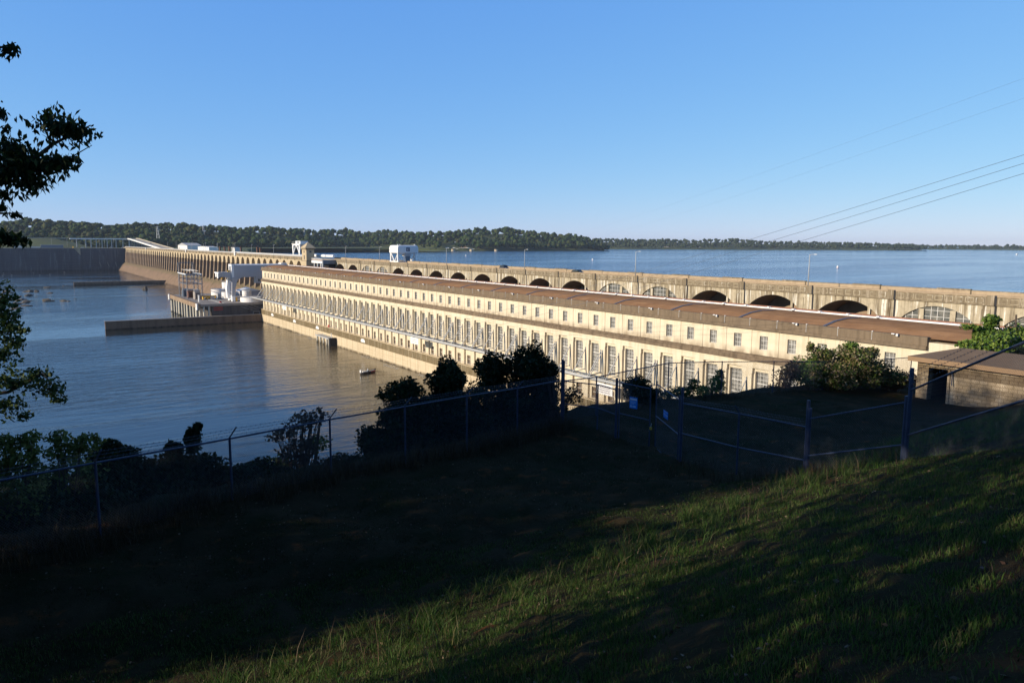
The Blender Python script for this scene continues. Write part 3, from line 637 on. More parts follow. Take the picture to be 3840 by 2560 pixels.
for z in (39.4, 40.1): mb.tube([(151.1, 427.8, z), (151.1, 446.3, z)], .07, 'white', 4)
mb.build('railing', GB)
mb = MB(); mb.tube([(166, 485, 40.9), (166, 462, 41.0)], .95, 'white', 12); tp_ = MB(); tp_.tube([(166, 461, 41.), (166, 448, 41.1)], .85, 'white', 12)
o = tag(mb.build('steel_pipe', smooth=False), 'long white pipe section lying on the dam road behind the tower', 'pipe', 'white pipes on the dam road')
o = tag(tp_.build('steel_pipe'), 'shorter white pipe section on the dam road, right of the tower', 'pipe', 'white pipes on the dam road')
# lamps
def lamp_proto(h=7.6):
    t_ = thing('street_lamp', 'x', 'street lamp', group='street lamps along the dam road')
    m_ = MB(); m_.tube([(0, 0, 0), (0, 0, h)], .13, 'galv', 8, .08); m_.build('pole', t_, True)
    m_ = MB(); m_.tube([(0, 0, h-.1), (.1, -.4, h+.05), (.3, -1.2, h+.1)], .055, 'galv', 6); m_.box((.15, -1.8, h+.02), (.5, -1.1, h+.16), 'offwhite'); m_.build('lamp_head', t_)
    return t_
lp = lamp_proto(); names_ = ['nearest tall street lamp on the dam road, toward the right edge', 'second street lamp from the right on the dam road', 'street lamp on the dam road between the two passing cars', 'street lamp on the dam road just right of the gantry crane', 'street lamp beside the left legs of the gantry crane', 'street lamp on the dam road just right of the tower buildings',
     'street lamp on the spillway road close left of the tower', 'street lamp on the spillway road, second left of the tower', 'street lamp on the spillway road, third left of the tower', 'street lamp on the spillway road, fourth left of the tower', 'street lamp on the spillway road, fifth left of the tower', 'street lamp on the spillway road, sixth left of the tower']
for i, (y, lab) in enumerate(zip([109.5, 170.1, 230.5, 291.6, 364.6, 412.7, 556.9, 618, 679, 740, 801, 862], names_)):
    c = lp if i == 0 else dup(lp); c.location = (160.0, y, 39.75 if i < 6 else 39.9); c['label'] = lab
# TVA gantry crane on the dam
GC = wthing('gantry_crane', 'white boxy gantry crane with a square emblem standing astride the dam road', 'crane', (170, 358, 39))
mb = MB(); X0, X1, Y0, Y1, Z0, Z1 = 165., 176.8, 352.8, 363.2, 44.45, 48.4
pr = [(Y0, Z0), (Y1, Z0), (Y1, Z1-.9), (Y1-.25, Z1-.35), (Y1-.9, Z1), (Y0+.9, Z1), (Y0+.25, Z1-.35), (Y0, Z1-.9)]
xs_ = [X0, X0+.2, X0+.9, X1-.9, X1-.2, X1]; dz = [-.9, -.3, 0, 0, -.3, -.9]
ring = [[(x, min(max(y, Y0+(.0)), Y1), z if z <= Z0 else max(Z0, z+d*(z-Z0)/(Z1-Z0))) for y, z in pr] for x, d in zip(xs_, dz)]
V_ = sum(ring, []); n8 = 8; F_ = [tuple(range(8))[::-1], tuple(range(40, 48))]
for a in range(5):
    for b_ in range(8): F_.append((a*8+b_, a*8+(b_+1) % 8, (a+1)*8+(b_+1) % 8, (a+1)*8+b_))
mb.faces(V_, F_, 'white'); mb.build('housing', GC)
mb = MB()
for x in (X0+.5, X1-1.6):
    for y in (Y0+.9, Y1-1.): mb.box((x-.35, y-.4, 38.9), (x+.35, y+.4, Z0), 'white')
    yc = (Y0+Y1)/2
    mb.tube([(x, Y0+.9, Z0-.1), (x, yc, 39.9)], .28, 'white', 4); mb.tube([(x, Y1-1., Z0-.1), (x, yc, 39.9)], .28, 'white', 4); mb.box((x-.4, Y0, 39.3), (x+.4, Y1, 40.1), 'white')
for y in (Y0+.9, Y1-1.): mb.prism([(X0+.8, y, Z0), (X1-1.8, y, Z0), (X1-2.6, y, Z0-.6), (X0+1.6, y, Z0-.6)], (0, .3, 0), 'white')
mb.build('legs', GC)
mb = MB(); mb.box((169.3, Y0+.1, 42.7), (172.5, Y0+4, Z0), 'shade_grey'); mb.box((169.8, Y0+.8, 40.), (172.4, Y0+3.4, 42.7), 'steel'); mb.box((168.6, Y0, 40.2), (169.1, Y0+.5, 43.), 'white'); mb.build('operator_cab', GC)
mb = MB()
for z in (40.6, 41.2): mb.tube([(X0+.9, Y0, z), (X0+4.2, Y0, z)], .07, 'white', 4)
mb.box((X0+1, Y0, 39.6), (X1-1, Y0+.4, 40.15), 'shade_grey'); mb.build('walkway', GC)
mb = MB(); yy = Y0-.05; mb.box((169.85, yy, 45.15), (171.9, yy+.04, 47.25), 'navy'); em = mb.build('emblem', GC)
mb = MB(); yy = Y0-.09
mb.box((170.2, yy, 45.5), (171.55, yy+.03, 46.9), 'offwhite'); yy -= .04
def bar(m_, x0, z0, x1, z1, wd=.085):
    d = Vector((x1-x0, 0, z1-z0)).normalized(); n_ = Vector((-d.z, 0, d.x))*wd; a, b_ = Vector((x0, yy, z0)), Vector((x1, yy, z1)); m_.prism([a-n_, b_-n_, b_+n_, a+n_], (0, .03, 0), 'navy')
bar(mb, 170.3, 46.62, 170.72, 46.62); bar(mb, 170.51, 46.6, 170.51, 45.85)                     # T
bar(mb, 170.78, 46.68, 170.93, 45.9); bar(mb, 171.08, 46.68, 170.93, 45.9)                    # V
bar(mb, 171.12, 45.85, 171.28, 46.68); bar(mb, 171.44, 45.85, 171.28, 46.68)                  # A
bar(mb, 170.3, 45.64, 171.45, 45.64, .03)
mb.build('emblem_letters', em)
mb = MB()
for x, y in ((166, Y0+2), (167, Y0+1.4), (175, Y0+1), (175.6, Y0+1.5)): mb.box((x-.15, y-.15, Z1), (x+.15, y+.15, Z1+.5), 'white')
mb.build('roof_lamps', GC)
# gantry by the tower
GT = wthing('gantry_crane', 'white open legged gantry crane on the spillway road just left of the tower', 'crane', (166, 517, 40))
mb = MB()
for x in (164.5, 168.6):
    mb.box((x-.3, 508.6, 47.4), (x+.3, 525.8, 48.2), 'white'); mb.prism([(x-.3, 511, 47.4), (x-.3, 508.6, 47.9), (x-.3, 509.6, 40), (x-.3, 510.8, 40)], (.6, 0, 0), 'white'); mb.prism([(x-.3, 523.4, 47.4), (x-.3, 525.8, 47.9), (x-.3, 524.8, 40), (x-.3, 523.6, 40)], (.6, 0, 0), 'white')
    mb.tube([(x, 510.3, 42.), (x, 517, 47.4)], .4, 'white', 4); mb.tube([(x, 523.9, 42.), (x, 518.5, 47.4)], .4, 'white', 4)
mb.build('frame', GT)
mb = MB(); mb.box((164.5, 508, 48.6), (169.8, 519, 50.5), 'white'); mb.box((163.9, 506.5, 48.2), (170, 526, 48.6), 'offwhite'); mb.box((164.45, 511.5, 48.9), (164.5, 514.5, 50.1), 'steel'); mb.build('machinery_house', GT)
mb = MB()
for y in np.arange(506.8, 526, 1.6): mb.tube([(164, y, 48.6), (164, y, 49.7)], .05, 'galv', 4)
mb.tube([(164, 506.8, 49.7), (164, 525.8, 49.7)], .06, 'galv', 4); mb.build('railing', GT)
mb = MB(); mb.box((163, 488, 40.3), (163.3, 700, 41.1), 'offwhite'); mb.box((163, 700, 40.3), (163.3, 1180, 40.9), 'deckc'); tag(mb.build('white_barrier'), 'continuous white metal barrier along the spillway road left of the tower', 'barrier')
# cars
def car(name, label, loc, body, suv=False, bar=False):
    t_ = thing(name, label, 'car', loc); L_, W_, H_ = 4.7, 1.8, (1.75 if suv else 1.45)
    side = [(-L_/2, .35), (-L_/2+.05, .8), (-L_/2+.9, .95), (-L_/2+1.5, H_-.03), (-.1, H_), (L_/2-1.1, H_-.12), (L_/2-.45, 1.0), (L_/2, .85), (L_/2, .35)]
    m_ = MB(); m_.prism([(-W_/2, y, z) for y, z in side], (W_, 0, 0), body); b_ = m_.build('body', t_)
    m_ = MB(); g = [(-L_/2+1.0, .98), (-L_/2+1.55, H_-.12), (L_/2-1.15, H_-.2), (L_/2-.65, 1.02)]
    for x in (-W_/2-.01, W_/2+.01): m_.poly([(x, y, z) for y, z in g], 'carglass')
    m_.build('side_windows', t_); m_ = MB(); m_.poly([(-.75, -L_/2+.93, 1.), (.75, -L_/2+.93, 1.), (.68, -L_/2+1.47, H_-.08), (-.68, -L_/2+1.47, H_-.08)], 'carglass'); m_.build('windscreen', t_)
    for x in (-W_/2+.05, W_/2-.05):
        for y in (-1.4, 1.4): m_ = MB(); m_.tube([(x-.1, y, .33), (x+.1, y, .33)], .33, 'black', 12); m_.build('wheel', t_)
    for x in (-.65, .65): m_ = MB(); m_.box((x-.15, -L_/2-.02, .62), (x+.15, -L_/2+.05, .78), 'white'); m_.build('headlight', t_)
    if bar: m_ = MB(); m_.box((-.7, -.4, H_+.08), (.7, .9, H_+.16), 'black'); m_.build('roof_rack', t_)
    return t_
car('passing_car', 'dark blue car with roof rack on the dam road, right of the gantry crane', (162.5, 248.5, 39.25), 'carpaint', True, True)
car('passing_car', 'small dark green car on the dam road, second from the right edge', (163., 202.5, 39.25), 'cargreen')
car('passing_car', 'tiny dark car coming down the far road ramp', (172, 1235, 45.9), 'carpaint')
# ------------------------------------------------------------------ guide walls
mb = MB(); mb.box((39.9, 471.8, -3), (127.4, 474.3, 4.6), 'guide'); mb.box((39.6, 471.6, 4.6), (127.4, 474.5, 4.9), 'deckc'); tag(mb.build('guide_wall'), 'near long concrete guide wall running out into the river from the powerhouse corner', 'wall')
mb = MB(); mb.box((53.5, 968, -3), (152, 972, 3.4), 'guide'); mb.box((53.3, 967.8, 3.4), (151, 972.2, 3.6), 'deckc'); tag(mb.build('guide_wall'), 'far low dark guide wall running out from the spillway', 'wall')
# ------------------------------------------------------------------ switchyard platform
SP = wthing('switchyard_platform', 'concrete platform on white piles at the end of the powerhouse, dark side wall', 'platform', (120, 525, 0))
mb = MB(); mb.box((98, 476.5, -3), (157, 574, 10.6), 'darkc'); mb.build('side_wall', SP)
mb = MB(); mb.box((90.3, 475.8, 10.6), (156, 576, 12.0), 'deckc'); mb.build('deck', SP)
mb = MB(); mb.box((90.1, 475.6, 9.6), (91.6, 576, 12.3), 'pier'); mb.build('edge_beam', SP)
for i in range(11):
    mb = MB(); y = 477+i*9.6; wd = 1.0 if i % 3 == 1 else .7; mb.cyl((91.6, y+.8, -3), wd, 12.6, 'pile', 14); mb.build('pile', SP)
for x in (93.6, 96.6): mb = MB(); mb.cyl((x, 476.4, -3), .6, 13.4, 'pile', 14); mb.build('pile', SP)
for y in (477.8, 574.5): mb = MB(); mb.box((89.5, y-2, 8.6), (90.1, y+1.6, 12.4), 'white'); mb.build('edge_sign', SP)
mb = MB()
for z in (9.7, 9.3, 8.4, 8.0): mb.box((99.2, 476.4, z), (104.6, 476.5, z+.22), 'red')
mb.build('faded_lettering', SP)
mb = MB()
for y in np.arange(486, 570, 12): mb.box((92.5, y, 12.0), (112, y+.25, 12.12), 'galv')
for x in (104, 105.6): mb.box((x, 477, 12.02), (x+.2, 560, 12.18), 'galv')
mb.build('rails', SP)
# steel switching structure
SW = wthing('switching_tower', 'tall blue grey steel lattice frame with busbars on the platform', 'steel frame', (99, 545, 12))
cols = [(94.2, 557), (94.4, 543.5), (94.2, 529.3), (103.5, 557), (103.5, 543.5), (103.5, 529.3)]
for (x, y) in cols:
    mb = MB(); h = 27.8 if y < 557 else (35.3 if True else 0)
    for dx in (-.35, .35):
        for dy in (-.35, .35): mb.tube([(x+dx, y+dy, 12), (x+dx, y+dy, h)], .1, 'steel', 4)
    for z in np.arange(12, h-1.4, 1.5):
        mb.tube([(x-.35, y-.35, z), (x+.35, y-.35, z+1.5)], .06, 'steel', 3); mb.tube([(x-.35, y-.35, z), (x-.35, y+.35, z+1.5)], .06, 'steel', 3)
    mb.build('lattice_column', SW)
mb = MB()
for y in (557, 543.5, 529.3):
    for z in (27.5, 24.6, 21.6): mb.box((94.2, y-.25, z-.2), (103.5, y+.25, z+.2), 'steel')
for x in (94.2, 103.5):
    for z in (27.6, 21.6): mb.box((x-.2, 529.3, z-.2), (x+.2, 557, z+.2), 'steel')
mb.box((94.2, 556.8, 35.0), (103.5, 557.2, 35.4), 'steel'); mb.build('cross_beams', SW)
mb = MB(); mb.tube([(93.8, 558, 28.3), (93.9, 530, 28.1)], .35, 'white', 6); mb.tube([(103.6, 558, 28.3), (103.6, 530, 28.1)], .28, 'white', 6)
for x in (97, 99.6, 102): mb.tube([(x, 562, 30.4), (x, 532, 30.2)], .16, 'offwhite', 5)
mb.build('busbars', SW)
for (x, y, z) in [(x, y, z) for x in (96.5, 99, 101.5) for y in (529, 543, 556) for z in (23.2, 26.)]:
    mb = MB()
    for q in range(4): mb.cyl((x, y, z+q*.28), .34, .15, 'offwhite', 7)
    mb.build('insulator', SW)
# transformers
for i, (x, y, w_, l_, h, mt, lab) in enumerate([(96.6, 553, 3.2, 4, 5.8, 'steel', 'dark grey transformer at the river side of the platform, farthest left'), (97.4, 538, 3.6, 5, 6.4, 'rust', 'brown transformer under the steel frame with round conservator'), (98.6, 522, 3.6, 5.5, 6.8, 'deckc', 'tall pale brown transformer with cooling fins at the near side of the steel frame')]):
    T_ = wthing('transformer', lab, 'transformer', (x, y, 12)); mb = MB(); mb.box((x-w_/2, y-l_/2, 12), (x+w_/2, y+l_/2, 12+h*.72), mt); mb.build('tank', T_)
    mb = MB()
    for q in range(7): mb.box((x-w_/2+.25+q*w_/7.5, y-l_/2-.7, 12.6), (x-w_/2+.37+q*w_/7.5, y-l_/2, 12+h*.62), mt)
    mb.build('cooling_fins', T_); mb = MB(); mb.tube([(x-w_/2, y-1, 12+h*.85), (x+w_/2, y-1, 12+h*.85)], .5, 'galv', 8); mb.build('conservator', T_)
    for q in (-.9, 0, .9): mb = MB(); mb.cyl((x+q, y+1, 12+h*.72), .22, h*.3, 'offwhite', 7, .1); mb.build('bushing', T_)
mb = MB(); mb.cyl((95.0, 497, 12), .55, 4.2, 'white', 10); mb.cyl((95.0, 497, 16.2), .7, .3, 'galv', 10); tag(mb.build('white_post_tank'), 'slim white upright cylinder near the front corner of the platform', 'tank')
mb = MB(); mb.box((110., 514, 12), (111.8, 516, 15.6), 'galv'); mb.prism([(109.2, 513, 12), (112.6, 513, 12), (111.9, 513, 13.2), (109.9, 513, 13.2)], (0, 4, 0), 'steel'); tag(mb.build('metal_hopper'), 'grey stepped metal cabinet standing between the two round tanks', 'cabinet')
for i, (x0, y0, x1, y1, lab) in enumerate([(101, 523, 111, 525, 'long yellow steel lifting frame lying on the platform, farther one'), (101, 515, 105.6, 519, 'short yellow steel lifting frame on the platform, nearer one')]):
    mb = MB(); mb.box((x0, y0, 13.4), (x1, y0+.4, 13.9), 'yellow'); mb.box((x0, y1-.4, 13.4), (x1, y1, 13.9), 'yellow')
    for x in (x0, (x0+x1)/2, x1-.5): mb.box((x, y0, 12), (x+.5, y1, 13.9), 'yellow')
    tag(mb.build('lifting_frame'), lab, 'lifting frame', 'yellow lifting frames on the platform')
for i, (x, y, lab) in enumerate([(104.8, 483, 'small red block on the platform left of the crane leg'), (120.8, 480, 'small red block on the platform right of the crane leg')]):
    mb = MB(); mb.box((x-.6, y-.5, 12), (x+.6, y+.5, 12.7), 'red'); mb.box((x-.25, y-.25, 12.7), (x+.25, y+.25, 13), 'red'); tag(mb.build('red_block'), lab, 'block')
def tank(label, x, y, r, h, z=12):
    T_ = wthing('storage_tank', label, 'tank', (x, y, z)); mb = MB(); mb.cyl((x, y, z), r, h, 'tank', 40); mb.build('shell', T_, False)
    mb = MB(); mb.cyl((x, y, z+h), r+.08, .14, 'offwhite', 40, r*.98)
    for q in range(28):
        a = q*2*PI/28; mb.tube([(x+r*math.cos(a), y+r*math.sin(a), z+h), (x+r*math.cos(a), y+r*math.sin(a), z+h+1)], .04, 'galv', 3)
    mb.tube([(x+r*math.cos(a), y+r*math.sin(a), z+h+1) for a in np.linspace(0, 2*PI, 29)], .05, 'galv', 4); mb.build('top_rail', T_)
tank('squat white round tank at the far left of the tank group', 118.8, 549, 5.6, 4.4); tank('narrow tall white tank rising behind the left squat tank', 129.5, 570, 4.2, 8.2)
tank('squat white tank partly behind the crane leg', 117.8, 520, 4., 4.2); tank('wide squat white tank right of the crane leg', 124., 484, 6.8, 2.8); tank('upright white tank behind the wide squat tank', 128.2, 512, 3., 5.2)
SB = wthing('metal_shed', 'low metal shed with a bright pitched roof between the tanks and the spillway', 'shed', (137, 545, 12))
mb = MB(); mb.box((130.5, 540, 12), (145, 552, 15.2), 'shade_grey'); mb.build('walls', SB); mb = MB(); mb.faces([(130, 539.5, 15.2), (145.5, 539.5, 15.2), (145.5, 552.5, 15.2), (130, 552.5, 15.2), (137.5, 539.5, 17.4), (137.5, 552.5, 17.4)], [(0, 4, 5, 3), (4, 1, 2, 5), (0, 1, 4), (3, 5, 2)], 'white'); mb.build('roof', SB)
# cantilever gantry crane
CC = wthing('cantilever_crane', 'big white cantilever crane with curved arm and box girder beside the powerhouse end', 'crane', (114, 490, 12))
mb = MB()
def ybox(poly, y0, y1, mat, m_=None): (m_ or mb).prism([(x, y0, z) for x, z in poly], (0, y1-y0, 0), mat)
mb.box((115.3, 489.9, 27.3), (150, 497.8, 34.9), 'shade_grey'); mb.prism([(115.3, 490.2, 34.9), (115.3, 490.9, 35.5), (115.3, 496.8, 35.5), (115.3, 497.5, 34.9)], (34, 0, 0), 'white'); mb.build('girder', CC)
mb = MB(); mb.box((145.5, 490.4, 35.5), (149.6, 497, 36.), 'white'); mb.build('girder_cap', CC)
# portal leg seen end-on: plate with slot, legs spreading toward the base
mb = MB(); xl, xr = 113.9, 115.3
def xplate(poly, mat='white', x0=xl, x1=xr): mb.prism([(x0, y, z) for y, z in poly], (x1-x0, 0, 0), mat)
xplate([(489.7, 12.8), (489.7, 35.6), (491.3, 35.6), (491.3, 12.8)]); xplate([(496.2, 27.3), (496.2, 35.6), (497.8, 35.6), (497.8, 27.3)]); xplate([(491.3, 34.2), (491.3, 35.6), (496.2, 35.6), (496.2, 34.2)]); xplate([(491.3, 27.3), (491.3, 29.8), (497.8, 29.8), (497.8, 27.3)])
mb.build('portal_leg', CC)
mb = MB(); ybox([(114.4, 27.6), (112.0, 25.6), (111.2, 20.), (111.6, 14), (113.2, 14), (112.9, 20), (113.4, 24.6), (114.4, 25.4)], 493.2, 497.2, 'white')
ybox([(113.95, 27.4), (113.6, 20), (113.3, 12.8), (115.3, 12.8), (115.6, 20), (117.2, 25.6), (120, 27.3)], 489.5, 490.9, 'shade_grey'); mb.build('curved_bracket', CC)
mb = MB(); mb.prism([(113.3, 488.8, 12.1), (113.3, 488.8, 15.2), (113.3, 494, 16.4), (113.3, 500.5, 15.2), (113.3, 500.5, 12.1), (113.3, 497, 12.1), (113.3, 496, 13.), (113.3, 492.5, 13.), (113.3, 491.5, 12.1)], (1.9, 0, 0), 'white'); mb.build('end_truck', CC)
mb = MB(); ybox([(105.8, 30.6), (113.9, 30.6), (113.9, 25.2), (112.8, 26.4), (111.3, 27.3), (109.3, 27.7), (105.8, 27.7)], 490.4, 497.4, 'shade_grey'); mb.box((105.5, 488.5, 29.9), (106.1, 500, 30.7), 'white'); mb.box((105.6, 490.3, 26.9), (106.1, 493., 29.9), 'white'); mb.box((105.6, 495, 27.5), (106.1, 497.6, 29.9), 'white'); mb.build('cantilever_arm', CC)
mb = MB()
for x in np.arange(106.2, 113.5, 1.2): mb.tube([(x, 490.5, 30.6), (x, 490.5, 31.7)], .04, 'steel', 4)
mb.tube([(106.2, 490.5, 31.7), (113.6, 490.5, 31.7)], .05, 'steel', 4); mb.box((111.6, 490.6, 30.7), (113.2, 491.6, 31.8), 'yellow'); mb.build('arm_railing', CC)
mb = MB(); mb.box((108.2, 492, 26.2), (109, 494, 27.6), 'yellow'); mb.tube([(108.6, 493, 26.2), (108.6, 493, 25.2)], .15, 'steel', 6); mb.build('hook_block', CC)
mb = MB(); mb.box((128.8, 490, 23.3), (132.9, 495, 27.3), 'shade_grey'); mb.box((130.2, 489.95, 24.4), (131.2, 490, 26), 'glassdark'); mb.box((131.6, 489.95, 24.4), (132.5, 490, 26), 'glassdark'); mb.build('operator_cab', CC)
mb = MB(); mb.box((115.6, 489.3, 11.8), (116.5, 490.3, 14.6), 'yellow'); mb.build('buffer', CC)
mb = MB()
for a, b_ in (((115.2, 475.6, 9.8), (127.3, 473.5, 5.4)), ((119.5, 475.6, 11.6), (127.3, 473.6, 8.)), ((114.6, 475.6, 11.5), (125.9, 474.6, 7.2))): mb.tube([a, b_], .05, 'galv', 4)
tag(mb.build('mooring_cables'), 'thin cables slung from the platform edge to the powerhouse corner', 'cable')
mb = MB(); mb.box((122.3, 474.6, 6.2), (126.5, 475.5, 6.5), 'deckc'); mb.box((122.3, 474.6, 3.6), (122.6, 475.5, 6.2), 'steel'); mb.box((126, 474.6, 4.9), (126.4, 475.5, 6.2), 'steel'); mb.box((122.6, 475, 4.9), (126, 475.5, 6.1), 'gate'); tag(mb.build('service_hut'), 'small dark service stand with a pale flat roof in the corner of the guide wall', 'hut')
# mooring dolphin
DO = wthing('mooring_dolphin', 'small mooring dolphin of pale piles with a black fender at the foundation wall', 'mooring', (124.8, 352, 0))
mb = MB(); mb.box((123.6, 343.5, 3.1), (126.8, 363.2, 3.6), 'galv'); mb.build('deck', DO)
for y in (361.5, 357, 352.5, 348, 345): mb = MB(); mb.cyl((124.2, y, -2), .5, 5.1, 'pile', 10); mb.build('pile', DO)
mb = MB(); mb.box((123.4, 341.6, -2), (126.8, 343.5, 3.9), 'black'); mb.build('fender', DO)
mb = MB()
for y in (362.8, 358, 353, 348): mb.tube([(123.8, y, 3.6), (123.8, y, 4.9)], .07, 'galv', 4)
mb.tube([(123.8, 362.8, 4.8), (123.8, 348, 4.8)], .07, 'galv', 4); mb.tube([(125.6, 345.5, 3.6), (125.6, 345.5, 6)], .18, 'white', 6); mb.build('rail', DO)
# ------------------------------------------------------------------ lock, bridge, far left bank
LK = wthing('lock_wall', 'tall dark stained concrete lock wall closing the far side of the basin', 'wall', (60, 1452, 0))
mb = MB(); mb.box((-700, 1449, -3), (92.9, 1462, 37.2), 'lock'); mb.box((93, 1449, -3), (163, 1462, 37.2), 'lock'); mb.build('wall', LK)
mb = MB(); mb.box((-700, 1448.7, 37.2), (159, 1464, 37.8), 'deckc'); mb.build('coping', LK)
mb = MB(); mb.prism([(93, 1448.6, 37.2), (84, 1448.6, 37.2), (93, 1448.95, 26)], (.1, 0, 0), 'arch'); mb.prism([(84, 1449.02, 37.1), (93, 1448.2, 37.1), (93, 1448.6, 26.0)], (0, .3, 0), 'arch'); mb.build('painted_sun_patch', LK)  # pale triangle slab stands in for sunlight on the wall corner
mb = MB(); mb.box((106, 1444, -3), (153, 1449, 6.2), 'lock'); mb.build('lower_step', LK)
for x in (120, 132, 144): mb = MB(); mb.prism([(x, 1448.6, 14), (x+.8, 1448.6, 14), (x+3, 1448.6, 6), (x+2.2, 1448.6, 6)], (0, .5, 0), 'deckc'); mb.build('rib', LK)
# ground behind lock
V = []; xs_ = np.arange(-900, 900, 30); ys_ = [1462.5, 1500, 1540, 1600, 1660, 1760, 1900]
for x in xs_:
    for y in ys_:
        k = max(0, min(1, (y-1480)/110)); e_ = 1/(1+math.exp((x-98)/10)); z = 37.4+k*17.5*e_*(.8+.2*math.sin(x*.03)); V.append((x, y, z if y > 1463 else 37.4))
n = len(xs_); k = len(ys_); ii = np.arange(n*k).reshape(n, k); F = np.stack([ii[:-1, :-1], ii[1:, :-1], ii[1:, 1:], ii[:-1, 1:]], -1).reshape(-1, 4)
struct(npmesh('lock_bank', np.array(V), F, 'lawn', smooth=True))
mb = MB(); mb.prism([(171, 790, 24), (203, 790, 24), (298, 1180, 24), (420, 1560, 24), (171, 1560, 24)], (0, 0, 14.4), 'lawn'); struct(mb.build('north_yard'))
BR = wthing('bridge', 'pale road bridge crossing behind the lock and ramping down to the dam', 'bridge', (130, 1500, 38))
mb = MB(); mb.box((82, 1500, 52.6), (184, 1512, 54.2), 'white'); mb.box((70, 1500, 54.2), (184, 1500.4, 55.2), 'roadl'); mb.box((-300, 1600, 53.5), (82, 1602, 55.4), 'roadl'); mb.build('deck', BR)
mb = MB(); rp = [(1512, 54.2), (1480, 54.), (1400, 50.6), (1300, 46.2), (1200, 42.), (1130, 39.2)]
for (ya, za), (yb, zb) in zip(rp, rp[1:]):
    mb.prism([(171.5, ya, za), (186, ya, za), (186, ya, za-1.1), (171.5, ya, za-1.1)], (0, yb-ya, 0), 'roadl') if False else mb.faces([(171.5, ya, za), (186, ya, za), (186, yb, zb), (171.5, yb, zb), (171.5, ya, za-1.3), (186, ya, za-1.3), (186, yb, zb-1.3), (171.5, yb, zb-1.3)], [(0, 1, 2, 3), (4, 7, 6, 5), (0, 3, 7, 4), (1, 5, 6, 2)], 'roadl')
    mb.faces([(171.2, ya, za-1.3), (171.2, ya, za+.9), (171.2, yb, zb+.9), (171.2, yb, zb-1.3)], [(0, 1, 2, 3)], 'white'); mb.faces([(186.2, ya, za), (186.2, ya, za+1.2), (186.2, yb, zb+1.2), (186.2, yb, zb)], [(0, 1, 2, 3)], 'roadl')
mb.build('ramp', BR)
for x in (92, 106, 114, 122, 131, 139, 146, 153, 164, 174): mb = MB(); mb.box((x-.7, 1503, 37), (x+.7, 1506, 52.6), 'galv' if x != 174 else 'offwhite'); mb.build('bridge_pier', BR)
for y in range(1180, 1500, 20): mb = MB(); zt = np.interp(y, [r[0] for r in rp[::-1]], [r[1] for r in rp[::-1]])-1.3; mb.box((172.2, y-.5, 37), (173.4, y+.5, zt), 'steel'); mb.build('ramp_pier', BR)
def shed(label, x0, x1, y0, y1, z0, z1, wm='offwhite', rm='galv', pitch=0., cat='building', name='low_building', door=None):
    T_ = wthing(name, label, cat, ((x0+x1)/2, (y0+y1)/2, z0)); mb = MB(); mb.box((x0, y0, z0), (x1, y1, z1), wm); mb.build('walls', T_); mb = MB()
    if pitch: ym = (y0+y1)/2; mb.faces([(x0-.5, y0-.5, z1), (x1+.5, y0-.5, z1), (x1+.5, y1+.5, z1), (x0-.5, y1+.5, z1), (x0-.5, ym, z1+pitch), (x1+.5, ym, z1+pitch)], [(0, 1, 5, 4), (3, 4, 5, 2), (0, 4, 3), (1, 2, 5)], rm)
    else: mb.box((x0-.5, y0-.5, z1), (x1+.5, y1+.5, z1+.5), rm)
    mb.build('roof', T_)
    if door: mb = MB(); mb.box((x0-.05, door, z0), (x0, door+3, z0+3), 'gate'); mb.build('door', T_)
    return T_
shed('long low blue grey shed standing behind the lock wall', 38, 70, 1472, 1480, 37.8, 42.6, 'steel', 'shade_grey'); shed('low pale block left of the long shed behind the lock wall', 24, 37, 1472, 1478, 37.8, 39.6, 'offwhite', 'offwhite'); shed('pale rounded building at the far left above the lock wall', 0, 16, 1472, 1480, 37.8, 41.6, 'offwhite', 'offwhite')
shed('cream gabled warehouse behind the spillway road', 203, 222, 1125, 1196, 38.4, 44.2, 'tank', 'galv', 3.5, door=1185, name='warehouse'); shed('low white warehouse right of the gabled one', 203, 214, 985, 1052, 38.4, 43., 'white', 'white', .8, name='warehouse'); shed('small white kiosk with an overhanging flat top behind the spillway road', 190, 196, 800, 812, 38.4, 43.4, 'offwhite', 'white', name='kiosk')
mb = MB(); mb.cyl((84.5, 1468, 37.8), 1.2, 2.6, 'yellow', 10); tag(mb.build('orange_barrel'), 'orange round container beside the bushes behind the lock wall', 'container')
for i, (x, lab) in enumerate([(98, 'small white car parked under the left end of the bridge'), (142, 'white van parked under the middle of the bridge'), (160, 'pale car parked under the bridge close to the ramp')]): cc = car('parked_car', lab, (x, 1475, 37.9), 'carwhite', i == 1); cc.rotation_euler.z = PI/2
rng_ = random.Random(3)
for i, x in enumerate([54, 77, 91, 104, 112, 125, 133, 148]):
    c = dup(lp); c.scale = (1.4, 1.4, 2.1); c.location = (x, 1490+rng_.uniform(-8, 8), 38); c['label'] = 'tall slim light pole behind the lock wall, %s from the left' % ORD[i].replace('nearest', 'first'); c['group'] = 'light poles behind the lock'
for i, y in enumerate([1190, 1120, 1010, 930, 870, 790]):
    c = dup(lp); c.scale = (1, 1, 1.35); c.location = (188, y, 38.4); c['label'] = 'light pole in the yard behind the spillway road, %s from the left' % ORD[i].replace('nearest', 'first'); c['group'] = 'light poles in the north yard'
for i, y in enumerate([850, 828, 808, 760, 700, 690]):
    mb = MB(); mb.box((186, y, 38), (187.5, y+1.5, 44+rng_.uniform(0, 1)), 'rust'); mb.box((185.8, y-.2, 44), (187.7, y+1.7, 44.5), 'rust'); tag(mb.build('rusty_post'), 'rusty steel post behind the spillway road, %s from the left' % ORD[i].replace('nearest', 'first'), 'post', 'rusty posts in the north yard')
